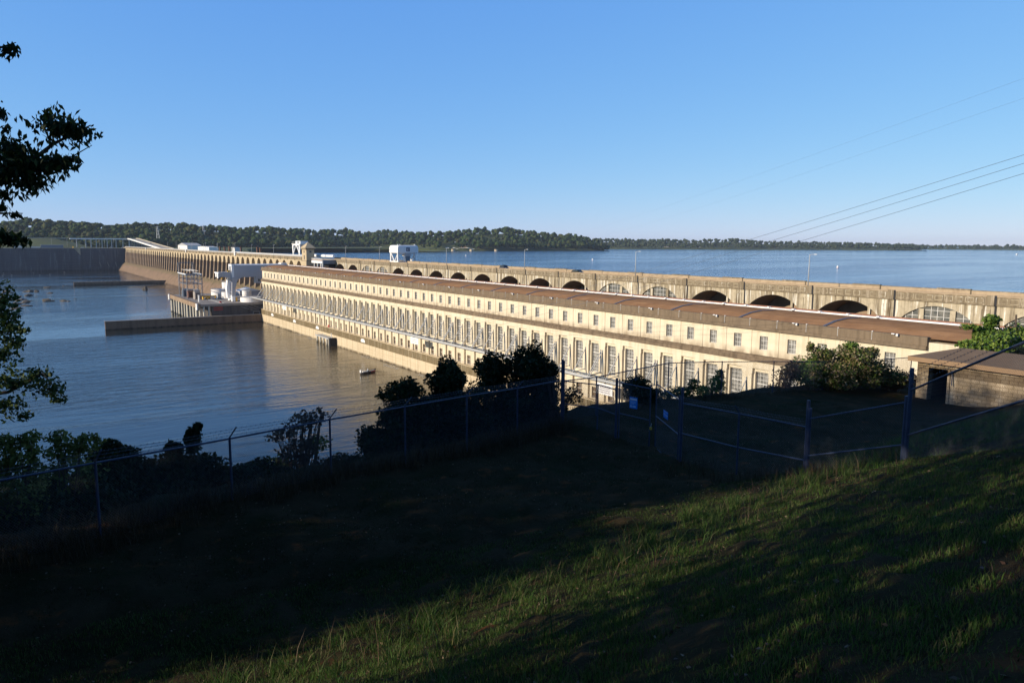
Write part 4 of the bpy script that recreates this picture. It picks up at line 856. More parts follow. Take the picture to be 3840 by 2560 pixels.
# lattice pylons in the woods
def pylon(label, x, y, z, h):
    T_ = wthing('lattice_pylon', label, 'pylon', (x, y, z)); mb = MB()
    for a, b_ in ((-1, -1), (-1, 1), (1, -1), (1, 1)): mb.tube([(x+a*3, y+b_*3, z), (x+a*.6, y+b_*.6, z+h)], .28, 'offwhite', 4)
    for q in range(5): zz = z+h*q/5; r = 3-2.4*q/5; mb.tube([(x-r, y-r, zz), (x+r, y-r, zz+h/5)], .18, 'offwhite', 3); mb.tube([(x+r, y-r, zz), (x-r, y-r, zz+h/5)], .18, 'offwhite', 3)
    mb.build('lattice', T_); mb = MB()
    for q in (.72, .84, .96): mb.box((x-5, y-.3, z+h*q), (x+5, y+.3, z+h*q+.4), 'offwhite')
    mb.build('crossarm', T_)
p_ = at(592, 880, 1500); pylon('pale lattice pylon among the trees above the spillway', p_.x, p_.y, 48, 32)
p_ = at(762, 850, 1760); pylon('faint pylon top rising above the trees near the middle left', p_.x, p_.y, 62, 26)
p_ = at(1141, 870, 1980); pylon('small pylon poking out of the woods above the tower', p_.x, p_.y, 60, 22)
# ------------------------------------------------------------------ shore houses, docks, buoys
def house(label, px, d, w_, dp, h, wm='offwhite', rm='gate', z=30., pitch=2.):
    p = at(px, 930, d); T_ = thing('shore_house', label, 'house', (p.x, p.y, z), -YAW)
    mb = MB(); mb.box((-w_/2, -dp/2, 0), (w_/2, dp/2, h), wm); mb.build('walls', T_)
    mb = MB(); mb.faces([(-w_/2-.6, -dp/2-.6, h), (w_/2+.6, -dp/2-.6, h), (w_/2+.6, dp/2+.6, h), (-w_/2-.6, dp/2+.6, h), (-w_/2-.6, 0, h+pitch), (w_/2+.6, 0, h+pitch)], [(0, 1, 5, 4), (3, 4, 5, 2), (0, 4, 3), (1, 2, 5)], rm); mb.build('roof', T_)
    mb = MB(); [mb.box((x-.8, -dp/2-.05, h*.35), (x+.8, -dp/2, h*.75), 'glassdark') for x in np.arange(-w_/2+2, w_/2-1, 3.4)]; mb.build('windows', T_)
house('white lakeside house with a red brown roof at the water', 1735, 2010, 20, 10, 4.2, 'white', 'rust', 33); house('small white boathouse on the lawn left of the white house', 1677, 2000, 9, 8, 3.4, 'white', 'offwhite', 32)
house('brick house half hidden in the trees right of the white house', 1800, 2010, 14, 9, 5, 'rust', 'gate', 37); house('grey roofed house up the slope above the white house', 1707, 2100, 16, 9, 5, 'offwhite', 'shade_grey', 46)
house('red roofed house behind the gantry crane', 1480, 2190, 14, 10, 6, 'rust', 'rust', 40); house('pale house low on the shore left of the gantry crane', 1424, 2160, 12, 8, 4, 'offwhite', 'deckc', 32)
house('pale house on the headland shore, left', 2620, 3020, 18, 10, 5, 'offwhite', 'deckc', 31); house('brown house on the headland shore, second from left', 2500, 3000, 18, 10, 5, 'wood', 'deckc', 32); house('large pale house on the headland, above the right hand lamp', 2660, 3080, 22, 10, 7, 'arch', 'deckc', 44); house('long pale house on the headland shore near its right end', 3160, 3330, 26, 10, 6, 'arch', 'deckc', 36)
house('long cream building on the farthest shore at right', 3620, 4310, 38, 12, 7, 'tank', 'offwhite', 30); house('brick house with pale gable on the farthest shore', 3685, 4330, 30, 12, 9, 'rust', 'offwhite', 33); house('cream house on the farthest shore, nearest the right edge', 3790, 4310, 26, 12, 6, 'tank', 'deckc', 30); house('pair of low pale houses on the farthest shore', 3752, 4310, 26, 10, 5, 'offwhite', 'rust', 31)
for px, lab in ((1699, 'round stone mooring cell at the lawn left of the white house'), (1768, 'round stone mooring cell beside the white boat ramp'), (1861, 'round stone mooring cell standing off the wooded shore')):
    p = at(px, 930, 1950); mb = MB(); mb.cyl((p.x, p.y, 27), 5., 6.2, 'arch', 20); mb.cyl((p.x, p.y, 33.2), 5.3, .5, 'dam', 20); tag(mb.build('mooring_cell'), lab, 'mooring', 'stone mooring cells along the shore')
for px, d, ln, lab in ((1716, 1990, 26, 'white boat slide running down the lawn, left one'), (1768, 2000, 30, 'white gangway running down the lawn, right one')):
    p = at(px, 930, d); mb = MB(); a = Vector((p.x-ln*.35, p.y+10, 37)); b_ = Vector((p.x+ln*.35, p.y-12, 31)); mb.tube([a, b_], .8, 'white', 4); mb.box((b_.x-1, b_.y-1, 28), (b_.x+1, b_.y+1, 31), 'white'); tag(mb.build('gangway'), lab, 'gangway')
bo = MB(); bo.cyl((0, 0, -.3), .9, 1.6, 'white', 10); bo.cyl((0, 0, 1.3), .5, .8, 'white', 8); bo.cyl((0, 0, .3), .93, .25, 'red', 10)
bo = tag(bo.build('channel_buoy'), 'x', 'buoy', 'white channel buoys on the reservoir')
for i, (px, py, lab) in enumerate([(1747, 960, 'small white buoy on the reservoir below the lakeside house'), (2222, 975, 'small white buoy on the reservoir left of the utility lamp'), (3141, 1004, 'nearest white buoy on the reservoir, right of the nearest street lamp')]):
    v = at(px, py, 1)-Vector((0, 0, CAMZ)); t_ = (28.5-CAMZ)/v.z; c = bo if i == 0 else dup(bo); c.location = (v.x*t_, v.y*t_, 28.5); c['label'] = lab
def hull(mb, L_, W_, H_, mat, deck):
    st = [(-.5, .8, 0), (-.2, 1, .0), (.2, .9, .03), (.4, .5, .1), (.5, .05, .2)]; V_ = []; F_ = []
    for s_, w__, e in st: V_ += [(s_*L_, -W_/2*w__, H_*(1+e)), (s_*L_, -W_/2*w__*.75, 0), (s_*L_, W_/2*w__*.75, 0), (s_*L_, W_/2*w__, H_*(1+e))]
    for i in range(4):
        for j in range(3): F_.append((i*4+j, i*4+4+j, i*4+5+j, i*4+j+1))
    mb.faces(V_, F_+[(0, 1, 2, 3), (16, 19, 18, 17)], mat); mb.faces([(x, y, z-.12) for x, y, z in V_], [(i*4, i*4+3, i*4+7, i*4+4) for i in range(4)], deck)
mb = MB(); hull(mb, 9, 3, 1.4, 'white', 'offwhite'); mb.box((-2, -1, 1.2), (1, 1, 2.6), 'white')
o = tag(mb.build('motor_boat'), 'tiny white motor boat far out on the reservoir at right', 'boat'); o.location = (1975, 799, 28.5)
# fishing boat with angler
FB = thing('fishing_boat', 'dark low fishing boat with outboard motor drifting by the powerhouse', 'boat', (110.4, 263.9, 0), math.atan2(4.5, 9.8))
mb = MB(); hull(mb, 7.8, 2.2, .75, 'boathull', 'deckc'); mb.build('hull', FB)
mb = MB(); mb.box((-3.3, -.7, .65), (-1.8, .7, .95), 'offwhite'); mb.box((-.9, -.5, .6), (-.3, .5, 1.05), 'steel'); mb.build('seats', FB)
mb = MB(); mb.box((-4.6, -.3, .7), (-4.0, .3, 1.7), 'white'); mb.box((-4.45, -.12, -.6), (-4.15, .12, .7), 'black'); mb.build('outboard_motor', FB)
mb = MB(); mb.box((.4, -1.03, .35), (2.6, -1.0, .6), 'red'); mb.build('hull_stripe', FB)
mb = MB(); mb.box((3.4, -.12, .8), (3.9, .12, 1.2), 'black'); mb.tube([(3.6, 0, 1.), (4.4, 0, 1.25)], .05, 'steel', 4); mb.build('trolling_motor', FB)
def skin_body(name, verts, edges, radii, mat, parent=None):
    me = bpy.data.meshes.new(name); me.from_pydata(verts, edges, []); o = link(name, me, parent); me.materials.append(M[mat])
    sm_ = o.modifiers.new('s', 'SKIN'); 
    me.skin_vertices or o.data
    for v_, r in zip(o.data.skin_vertices[0].data, radii): v_.radius = (r, r)
    o.data.skin_vertices[0].data[0].use_root = True
    ss = o.modifiers.new('u', 'SUBSURF'); ss.levels = ss.render_levels = 1; return o
def person(loc, rz, label):
    T_ = thing('person', label, 'person', loc, rz)
    bv = [(0, 0, .45), (.0, 0, .75), (0, 0, .98), (0, 0, 1.08), (0, 0, 1.2), (0, 0, 1.32), (.05, .17, .45), (.42, .17, .48), (.46, .17, .08), (.56, .17, .03), (.05, -.17, .45), (.42, -.17, .48), (.46, -.17, .08), (.56, -.17, .03), (0, .22, .98), (.12, .28, .72), (.34, .2, .7), (0, -.22, .98), (.12, -.28, .72), (.34, -.2, .7), (.42, .18, .72), (.42, -.18, .72)]
    be = [(0, 1), (1, 2), (2, 3), (3, 4), (4, 5), (0, 6), (6, 7), (7, 8), (8, 9), (0, 10), (10, 11), (11, 12), (12, 13), (2, 14), (14, 15), (15, 16), (2, 17), (17, 18), (18, 19), (16, 20), (19, 21)]
    br = [.15, .15, .14, .06, .1, .08, .1, .08, .05, .05, .1, .08, .05, .05, .07, .05, .04, .07, .05, .04, .035, .035]
    skin_body('body', bv, be, br, 'shirt', T_); mb = MB(); mb.cyl((0, 0, 1.26), .12, .1, 'offwhite', 10, .09); mb.cyl((.06, 0, 1.25), .12, .03, 'offwhite', 10); mb.build('cap', T_); return T_
person((109.9, 263.6, .45), math.atan2(4.5, 9.8), 'angler in a pale shirt and cap sitting in the dark fishing boat')
# foam patches below the draft tubes
for i, (x, y, rx, ry) in enumerate([(125.2, 300, 1.6, 6), (123.8, 272, 2.2, 7), (125., 245, 2., 6), (125.4, 394, 1.5, 5), (125.8, 376, 1.3, 6), (125.8, 450, 1.3, 6), (125, 222, 2.2, 6)]):
    p = [(x+rx*math.cos(a)*(1+.25*math.sin(3*a+i)), y+ry*math.sin(a)*(1+.2*math.sin(4*a+i*2)), .05+.01*i) for a in np.linspace(0, 2*PI, 24, endpoint=False)]
    mb = MB(); mb.poly(p, 'foam'); tag(mb.build('foam'), 'white churned foam on the water at the foundation wall', 'foam', kind='stuff')
# rocks
def rock(name, label, x, y, r, h, group='rocks in the river'):
    bm = bmesh.new(); bmesh.ops.create_icosphere(bm, subdivisions=2, radius=1)
    s_ = random.random()*9
    for v in bm.verts: k = 1+.3*math.sin(v.co.x*2.5+s_)+.22*math.sin(v.co.y*3.7+s_*2)+.15*math.sin(v.co.z*5+s_); v.co = (v.co.x*r*k, v.co.y*r*.75*k, v.co.z*h*k)
    me = bpy.data.meshes.new(name); bm.to_mesh(me); bm.free(); me.materials.append(M['rock']); o = link(name, me); o.location = (x, y, -.1*h); o.rotation_euler.z = random.random()*3; return tag(o, label, 'rock', group)
spec = [(175, 1078, 4, 1.1, 'flat pale rock alone in the river, farthest right of the upper row'), (545, 1087, 2.6, 3.6, 'lone pointed tan rock in the water below the spillway'), (108, 1094, 5.2, 1.5, 'broad tan rock in the upper middle of the rock group'), (105, 1109, 4.6, 1.5, 'wide tan rock just below the broad one'), (142, 1094, 2.6, 1.6, 'small tan rock right of the broad one in the upper row'), (188, 1100, 4, .9, 'pale flat slab of rock near the right of the group'), (172, 1127, 3.2, 2.2, 'blocky tan rock, left one of the lower pair'), (190, 1129, 4.6, 1.3, 'long low rock, right one of the lower pair'), (236, 1129, 3.4, 1.1, 'low brown rock on the right side of the group'), (260, 1130, 1.8, .6, 'tiny brown rock at the right end of the group'), (65, 1157, 4.6, 1.1, 'pale low rock nearest the viewer, left'), (98, 1147, 5, 1., 'long low rock nearest the viewer, right'), (283, 1122, 1.8, .5, 'tiny flat rock farthest right in the lower row'), (238, 1072, 1.6, .5, 'tiny dark rock alone above the group')]
for px, py, r, h, lab in spec: v = at(px, py, 1)-Vector((0, 0, CAMZ)); t_ = -CAMZ/v.z; rock('river_rock', lab, v.x*t_, v.y*t_, r, h)
for q in range(15):
    px = random.uniform(0, 120); py = random.choice([1082, 1092, 1100, 1113, 1118, 1122, 1128, 1135, 1142])+random.uniform(-2, 2); v = at(px, py, 1)-Vector((0, 0, CAMZ)); t_ = -CAMZ/v.z
    rock('river_rock', 'low brown rock among the crowded rocks at far left, %s from the viewer' % ORD[q], v.x*t_, v.y*t_, random.uniform(1.6, 4.6), random.uniform(.5, 1.3), 'rocks crowded at the left of the river group')
for q, (px, py) in enumerate(((10, 1034), (14, 1025), (44, 1032), (126, 1023), (150, 1032), (188, 1029), (242, 1021))):
    v = at(px, py, 1)-Vector((0, 0, CAMZ)); t_ = -CAMZ/v.z; mb = MB(); x, y = v.x*t_, v.y*t_; mb.tube([(x-.9, y, .2), (x-.3, y, .55), (x+.5, y, .45), (x+.9, y, .3)], .28, 'bird', 6, .12); mb.tube([(x-.7, y, .5), (x-.8, y, 1.2), (x-1.1, y, 1.25)], .1, 'bird', 5)
    tag(mb.build('water_bird'), 'pale water bird floating in front of the lock wall, %s from the left' % ORD[q].replace('nearest', 'first'), 'bird', 'water birds in front of the lock wall')
for q in range(14):
    x = 60+q*5.2+random.uniform(-1.5, 1.5); mb = MB(); mb.tube([(x-.35, 968.5, 3.9), (x, 968.5, 4.15), (x+.35, 968.5, 4.0)], .2, 'bird', 5, .1); mb.tube([(x-.3, 968.5, 4.1), (x-.38, 968.5, 4.45)], .08, 'bird', 4); tag(mb.build('gull'), 'small gull perched on the far guide wall, %s from the left' % ORD[q].replace('nearest', 'first'), 'bird', 'gulls on the far guide wall')

# ================================================================== FOREGROUND
def g(x, y): return float(hgt(x, y))
def wires(mb, A, B, za0, za1, zb0, zb1, pitch=.06, r=.0013, mat='wire'):
    """chain link diagonals between two posts A,B (x,y); bottom/top heights at both ends"""
    L_ = math.hypot(B[0]-A[0], B[1]-A[1]); H = ((za1-za0)+(zb1-zb0))/2
    def pt(s_, h_): f = s_/L_; z0 = za0+(zb0-za0)*f; z1 = za1+(zb1-za1)*f; return (A[0]+(B[0]-A[0])*f, A[1]+(B[1]-A[1])*f, z0+(z1-z0)*h_/H)
    n = int((L_+H)/pitch)
    for i in range(n):
        for sg in (1, -1):
            s0 = -H+i*pitch; s1 = s0+H; a, b_ = max(0, s0), min(L_, s1)
            if b_-a < .02: continue
            h0, h1 = a-s0, b_-s0
            if sg < 0: h0, h1 = H-h0, H-h1
            p, q = Vector(pt(a, h0)), Vector(pt(b_, h1)); mb.tube([p, q], r, mat, 3, cap=False)
def fence(name, label, posts, arm=None, mesh=True, mid=False, ext=0., R_post=.03, pitch=.06, wr=.0015):
    """posts: (x, y, rail z, [post top z], [mid rail z])"""
    T_ = wthing(name, label, 'fence', (posts[0][0], posts[0][1], g(posts[0][0], posts[0][1])))
    mb = MB()
    for i, p in enumerate(posts):
        z0 = g(p[0], p[1])-.1; top = p[3] if len(p) > 3 and p[3] else p[2]+.03; r = .05 if len(p) > 3 and p[3] else R_post
        pm = MB(); pm.tube([(p[0], p[1], z0), (p[0], p[1], top)], r, 'pipe', 8)
        if arm and not (len(p) > 3 and p[3]): pm.tube([(p[0], p[1], top), (p[0]+arm[0], p[1]+arm[1], top+arm[2])], .018, 'pipe', 5)
        pm.build('post', T_)
    for p, q in zip(posts, posts[1:]):
        rm = MB(); rm.tube([(p[0], p[1], p[2]), (q[0], q[1], q[2])], .024, 'pipe', 6)
        if mid and len(p) > 4: rm.tube([(p[0], p[1], p[4]), (q[0], q[1], q[4])], .024, 'pipe', 6)
        # wire ties wrapped round the rail
        Lr = math.dist(p[:3], q[:3]); 
        for s_ in np.arange(.15, Lr-.1, .16 if Lr < 8 else .4):
            f = s_/Lr; c = Vector(p[:3]).lerp(Vector(q[:3]), f); rm.tube([c-Vector((0, 0, .033)), c+Vector((0, 0, .034))], .006, 'wire', 3, cap=False)
        rm.build('rail', T_)
        if mesh: wires(mb, p, q, g(p[0], p[1])+.03, p[2], g(q[0], q[1])+.03, q[2], pitch, wr)
    if mesh: mb.build('chain_mesh', T_)
    if arm:
        bw = MB()
        for k in (.35, .7, 1.):
            for p, q in zip(posts, posts[1:]):
                a = Vector((p[0]+arm[0]*k, p[1]+arm[1]*k, p[2]+arm[2]*k)); b_ = Vector((q[0]+arm[0]*k, q[1]+arm[1]*k, q[2]+arm[2]*k))
                m_ = a.lerp(b_, .5)-Vector((0, 0, .03)); bw.tube([a, m_, b_], .004, 'wire', 3)
                n = int((b_-a).length/.13)
                for i in range(1, n): c = a.lerp(b_, i/n)-Vector((0, 0, .03*(1-abs(2*i/n-1)))); bw.tube([c-Vector((.012, .012, .02)), c+Vector((.012, .012, .02))], .004, 'wire', 3, cap=False)
        bw.build('barbed_wire', T_)
    return T_
LF = [(-4.9, 15., 45.5), (-1.9, 16.1, 45.33), (1.1, 17.2, 45.19), (4.02, 18.25, 45.04), (6.91, 19.32, 44.92), (9.72, 20.45, 44.73), (12.58, 21.55, 44.55), (15.43, 22.64, 44.34), (18.37, 23.68, 44.19, 45.05)]
fence('chain_link_fence', 'long chain link fence with barbed wire along the river edge of the grass', LF, arm=(.11, -.26, .3))
fence('chain_link_fence', 'short chain link run between the tall corner post and the gate', [(18.42, 23.66, 44.16, 45.0, 43.2), (19.12, 22.31, 44.14, None, 43.2), (19.08, 21.15, 44.14, 44.6, 43.15)], mid=True)
fence('chain_link_fence', 'chain link fence from the gate to the first tall terminal post', [(18.2, 16.93, 44.49, 45.03, 43.46), (18.0, 14.42, 44.65, None, 43.6), (17.93, 12.04, 44.75, 45.51, 43.8)], arm=(-.2, 0, .25), mid=True, pitch=.07)
fence('chain_link_fence', 'short steep fence panel between the two tall terminal posts at right', [(17.93, 11.98, 45.0, 45.3, 43.95), (16.96, 8.86, 46.15, 46.3, 45.14)], mid=True, pitch=.07)
fence('chain_link_fence', 'nearest fence run climbing the bank out of the right edge', [(16.92, 8.77, 46.45, 46.97, 45.39), (13.2, 4.15, 48.85, None, 47.8), (10.4, .7, 50.6, 51.2, 49.6)], arm=(-.2, .15, .3), mid=True, pitch=.055)
fence('chain_link_fence', 'back chain link fence along the far edge of the plateau up to the bunker', [(18.5, 23.9, 44.1), (20.99, 24.6, 43.92), (23.73, 25.03, 43.95), (27.21, 26.3, 43.78), (31.05, 26.14, 43.54), (35.06, 25.86, 43.25), (39.2, 25.49, 42.93), (42.99, 24.76, 42.8), (44.51, 24.35, 42.82), (46.5, 24.19, 42.77)], pitch=.09, wr=.003)
# gate
GT_ = wthing('gate', 'double chain link gate with two blue signs and a hanging padlock', 'gate', (19.1, 20, 42.2))
def leaf(a, b_, z0, z1, zm, bottom=True):
    mb = MB()
    for p in (a, b_): mb.tube([(p[0], p[1], z0), (p[0], p[1], z1)], .026, 'pipe', 6)
    mb.tube([(a[0], a[1], z1-.12), (b_[0], b_[1], z1-.16)], .022, 'pipe', 6); mb.tube([(a[0], a[1], zm), (b_[0], b_[1], zm-.03)], .022, 'pipe', 6); mb.tube([(a[0], a[1], z0+.05), (b_[0], b_[1], z0+.03)], .022, 'pipe', 6)
    o = mb.build('gate_leaf', GT_); w_ = MB(); wires(w_, a, b_, z0+.05, z1-.14, z0+.05, z1-.14, .07); w_.build('chain_mesh', o); return o
leaf((19.05, 20.95), (19.33, 19.56), 42.1, 44.58, 43.25); leaf((19.5, 19.42), (18.28, 17.12), 42.15, 44.72, 43.4)
mb = MB(); mb.tube([(19.36, 19.5, 43.12), (19.33, 19.5, 42.98)], .012, 'galv', 5); mb.box((19.3, 19.46, 42.88), (19.36, 19.54, 42.98), 'yellow'); mb.build('padlock', GT_)
def sign(name, label, c, d, w_, h, rows, par=None):
    d = Vector((d[0], d[1], 0)).normalized(); n_ = Vector((-d.y, d.x, 0)); 
    if n_.x > 0: n_ = -n_
    c = Vector(c)+n_*.05; mb = MB()
    def pl(m_, u0, u1, v0, v1, off, mat): a = c+n_*off; m_.prism([a+d*u0+Vector((0, 0, v0)), a+d*u1+Vector((0, 0, v0)), a+d*u1+Vector((0, 0, v1)), a+d*u0+Vector((0, 0, v1))], n_*.004, mat)
    pl(mb, -w_/2, w_/2, -h/2, h/2, 0, 'blue'); o = tag(mb.build(name), label, 'sign'); m2 = MB()
    for (u0, u1, v0, v1, mt) in rows: pl(m2, u0*w_, u1*w_, v0*h, v1*h, .006, mt)
    m2.build('printing', o); return o
sign('gate_sign', 'upright blue sign with a pale heading hung on the left gate leaf', (19.19, 20.27, 43.78), (.2, -1), .36, .44, [(-.42, .42, .24, .38, 'offwhite'), (-.4, .4, .12, .15, 'skyblue'), (-.4, .3, .04, .07, 'skyblue'), (-.4, .36, -.04, -.01, 'skyblue'), (-.4, .1, -.12, -.09, 'skyblue'), (-.42, -.18, -.4, -.22, 'skyblue'), (-.1, .3, -.38, -.24, 'skyblue')])
# smaller sign reads "No Trespassing" in small pale letters
gs = sign('gate_sign', 'low wide blue sign with small pale lettering hung on the right gate leaf', (18.98, 18.35, 43.72), (-1.2, -2.3), .52, .27, [(-.48, .48, .36, .4, 'skyblue'), (-.4, -.3, -.12, .14, 'skyblue'), (-.24, .4, -.2, -.18, 'skyblue')])
tx = bpy.data.curves.new('lettering', 'FONT'); tx.body = 'No Trespassing'; tx.size = .058; tx.extrude = .001; tmp = bpy.data.objects.new('tmp', tx); COL.objects.link(tmp)
dg = bpy.context.evaluated_depsgraph_get(); me_ = bpy.data.meshes.new_from_object(tmp.evaluated_get(dg)); bpy.data.objects.remove(tmp)
d_ = Vector((-1.2, -2.3, 0)).normalized(); n_ = Vector((-d_.y, d_.x, 0)); n_ = -n_ if n_.x > 0 else n_
lt = link('lettering', me_, gs); me_.materials.clear(); me_.materials.append(M['offwhite']); pz = Vector((18.98, 18.35, 43.70))+n_*.062-d_*.13
lt.matrix_local = Matrix(((d_.x, 0, n_.x, pz.x), (d_.y, 0, n_.y, pz.y), (0, 1, 0, pz.z), (0, 0, 0, 1)))
# concrete bunker
BK = wthing('bunker', 'low concrete bunker with a flat roof and a dark open doorway at the right edge', 'bunker', (46.5, 16, 40.6))
mb = MB(); X, y0, y1 = 43.6, 4., 22.3
hole(mb, X, 19.8, y1, 38.5, 43.05, (20.55, 21.65, 40.6, 42.75), .5, 'bunker'); mb.poly([(X, y0, 38.5), (X, 19.8, 38.5), (X, 19.8, 43.05), (X, y0, 43.05)], 'bunker')
mb.poly([(X, y1, 38.5), (49.2, y1, 38.5), (49.2, y1, 43.05), (X, y1, 43.05)], 'bunker'); mb.poly([(X, y0, 38.5), (49.2, y0, 38.5), (49.2, y0, 43.05), (X, y0, 43.05)], 'bunker'); mb.poly([(49.2, y0, 38.5), (49.2, y1, 38.5), (49.2, y1, 43.05), (49.2, y0, 43.05)], 'bunker')
mb.build('wall', BK)
mb = MB(); mb.box((43.2, 3.6, 43.05), (49.6, 22.7, 43.32), 'bunker_roof'); mb.box((43.2, 3.6, 43.322), (49.6, 15.6, 43.52), 'bunker_roof'); mb.build('roof_slab', BK)
mb = MB(); mb.box((43.52, 20.42, 40.6), (43.7, 20.55, 42.8), 'bunker'); mb.tube([(43.5, 20.3, 42.75), (43.45, 20.25, 41.9)], .03, 'pipe', 5); mb.build('doorway', BK)
# ------------------------------------------------------------------ plants
def bush(name, label, cat, blobs, n, size, mat, stems=4, group=None, shell=.5, extra=None, **k):
    b0 = blobs[0]; gz = g(b0[0], b0[1]); T_ = wthing(name, label, cat, (b0[0], b0[1], gz), group)
    crown('foliage', blobs, n, size, mat, T_, shell, **k)
    if extra: crown('foliage', extra[0], extra[1], size, extra[2], T_, shell, **k)
    mb = MB()
    for b_ in blobs:
        for q in range(stems):
            a = Vector((b0[0]+random.uniform(-.3, .3), b0[1]+random.uniform(-.3, .3), gz-.2)); e_ = Vector((b_[0]+random.uniform(-.6, .6)*b_[3], b_[1]+random.uniform(-.6, .6)*b_[4], b_[2]+random.uniform(.1, .8)*b_[5]))
            m_ = a.lerp(e_, .5)+Vector((random.uniform(-.15, .15), random.uniform(-.15, .15), .1)); mb.tube([a, m_, e_], .03, 'bark', 5, .008)
    mb.build('stems', T_); return T_
def B(px, py, d, rx, rz, ry=None):
    p = at(px, py, d); return (p.x, p.y, p.z, rx, ry or rx*.9, rz)
bush('vine_thicket', 'large dark vine covered thicket standing just left of the tall corner post', 'shrub', [B(1930, 1530, 31, 1.35, 1.05), B(1850, 1395, 31, .72, .82), B(1985, 1385, 31, .95, 1.), B(2065, 1390, 31, .35, .3), B(2045, 1470, 31, .6, .85), B(1870, 1600, 31, 1.2, .8), B(2020, 1590, 31, .9, .8)], 26000, .17, 'leafdark', 5)
bush('vine_shrub', 'round topped dark vine covered shrub, second left of the corner post', 'shrub', [B(1690, 1590, 28.5, .85, .9), B(1680, 1430, 28.5, .78, .8), B(1690, 1510, 28.5, .7, .8)], 14000, .16, 'leafdark', 5)
bush('leafy_shrub', 'loose dark shrub with drooping side shoots left of the round topped one', 'shrub', [B(1530, 1630, 27, .95, 1.), B(1515, 1480, 27, .72, .62), B(1590, 1540, 27, .6, .55), B(1470, 1560, 27, .5, .4), B(1440, 1485, 27, .28, .08), B(1480, 1660, 26.5, .6, .6)], 11000, .15, 'leafdark', 6)
bush('hedge_mass', 'tangled low hedge of vines filling the gap between the round shrub and the big thicket', 'shrub', [B(1780, 1590, 29.5, 1.3, .85), B(1790, 1500, 29.5, .65, .7), B(1610, 1540, 28, .5, .6), B(1610, 1610, 28, .9, .7), B(1720, 1640, 29, 1.2, .6)], 13000, .15, 'leafdark', 5)
bush('hedge_mass', 'tangled low hedge of vines at the foot of the loose dark shrub', 'shrub', [B(1460, 1680, 26.5, 1.1, .7), B(1390, 1640, 26.5, .45, .5), B(1560, 1680, 27, 1., .6)], 9000, .14, 'leafdark', 5)
bush('bare_sapling', 'thin leafless sapling tangled with vines beside the corner post', 'shrub', [B(2080, 1560, 30.5, .6, .9), B(2070, 1400, 30.5, .4, .35), B(2150, 1480, 30.5, .5, .4)], 900, .13, 'leafdark', 12)
bush('withered_shrub', 'withered brown shrub with curled dead leaves above the fence rail', 'shrub', [B(1120, 1690, 22.5, .7, .4), B(1060, 1630, 22.5, .5, .22), B(1130, 1585, 22.5, .55, .35), B(1190, 1560, 22.5, .4, .25)], 900, .14, 'leafdead', 12, extra=([B(1190, 1660, 22.8, .45, .3), B(1060, 1730, 22.5, .45, .25)], 350, 'leafyellow'))
bush('low_mound_bush', 'low rounded dark bush behind the fence, between the first two visible posts', 'shrub', [B(430, 1790, 19.5, 1.05, .75), B(420, 1710, 19.5, .6, .4)], 11000, .13, 'leafdark', 3)
bush('spiky_bush', 'dark bush with upright leafy shoots rising over the rail left of the second post', 'shrub', [B(690, 1790, 20.5, 1., .75), B(720, 1650, 20.5, .22, .4), B(650, 1690, 20.5, .25, .3), B(740, 1600, 20.5, .12, .12)], 9000, .13, 'leafdark', 4)
bush('low_mound_bush', 'long low mound of dark bush right of the second fence post', 'shrub', [B(940, 1800, 22, 1.2, .55), B(1030, 1790, 22, .6, .4)], 9000, .13, 'leafdark', 3)
bush('yellow_bush', 'thin yellow green bush in weak light above the rail at far left', 'shrub', [B(260, 1800, 18.2, .9, .7), B(330, 1660, 17.5, .4, .25), B(220, 1640, 17.5, .3, .18), B(240, 1690, 17.5, .5, .25)], 3200, .11, 'leafyellow', 4)
bush('yellow_bush', 'yellow green leafy bush cut off by the left edge of the picture', 'shrub', [B(40, 1830, 16.5, .9, .7), B(60, 1710, 16.5, .6, .38), B(110, 1640, 16.5, .3, .14), B(10, 1660, 16.5, .3, .2)], 4200, .1, 'leafyellow', 4)
for i, (px, py, d, r, h, lab) in enumerate([(60, 1960, 17, 1.5, 1., 'low dark thicket behind the fence at the left edge'), (300, 1930, 18, 1.5, .9, 'low dark thicket below the first fence post'), (560, 1880, 19.6, 1.4, .8, 'low dark thicket between the two left bushes'), (830, 1850, 21, 1.3, .7, 'low dark thicket right behind the second fence post'), (1250, 1800, 23.6, 1.3, .6, 'low dark thicket behind the dry grass clumps')]):
    bush('low_thicket', lab, 'shrub', [B(px, py, d, r, h), B(px+60, py-40, d, r*.7, h*.8)], 7000, .13, 'leafdark', 2)
for px, py, r, lab in ((1250, 1790, .8, 'dry grass clump behind the third fence post'), (1380, 1800, .7, 'dry grass clump behind the fence, middle one'), (1480, 1760, .6, 'tall dry grass clump at the foot of the loose dark shrub')):
    bush('dry_clump', lab, 'grass clump', [B(px, py, 23, r, .55)], 1500, .26, 'straw', 3, aspect=.07, droop=-1.2, group='dry grass clumps along the fence')
bush('autumn_vine_bush', 'big sunlit vine bush turning brown behind the back fence near the bunker', 'shrub', [B(3100, 1400, 43.8, 1.9, 1.1), B(3200, 1345, 43.8, 1.3, .9), B(3080, 1335, 43.8, .8, .6), B(2980, 1390, 43.8, .8, .45), B(3350, 1420, 44.2, .8, .5), B(3040, 1300, 43.8, .25, .3), B(3270, 1320, 43.8, .4, .35), B(3260, 1400, 44, 1.3, .9)], 16000, .17, 'leafmixed', 5, extra=([B(3040, 1400, 43.6, 1.1, .9), B(3190, 1300, 43.8, .5, .35)], 2200, 'leafbright'))
bush('withered_shrub', 'dark withered shrub at the left foot of the big vine bush', 'shrub', [B(2945, 1420, 43, .75, .7), B(2970, 1375, 43, .4, .4), B(2900, 1460, 43, .7, .3)], 1100, .14, 'leafdead', 8)
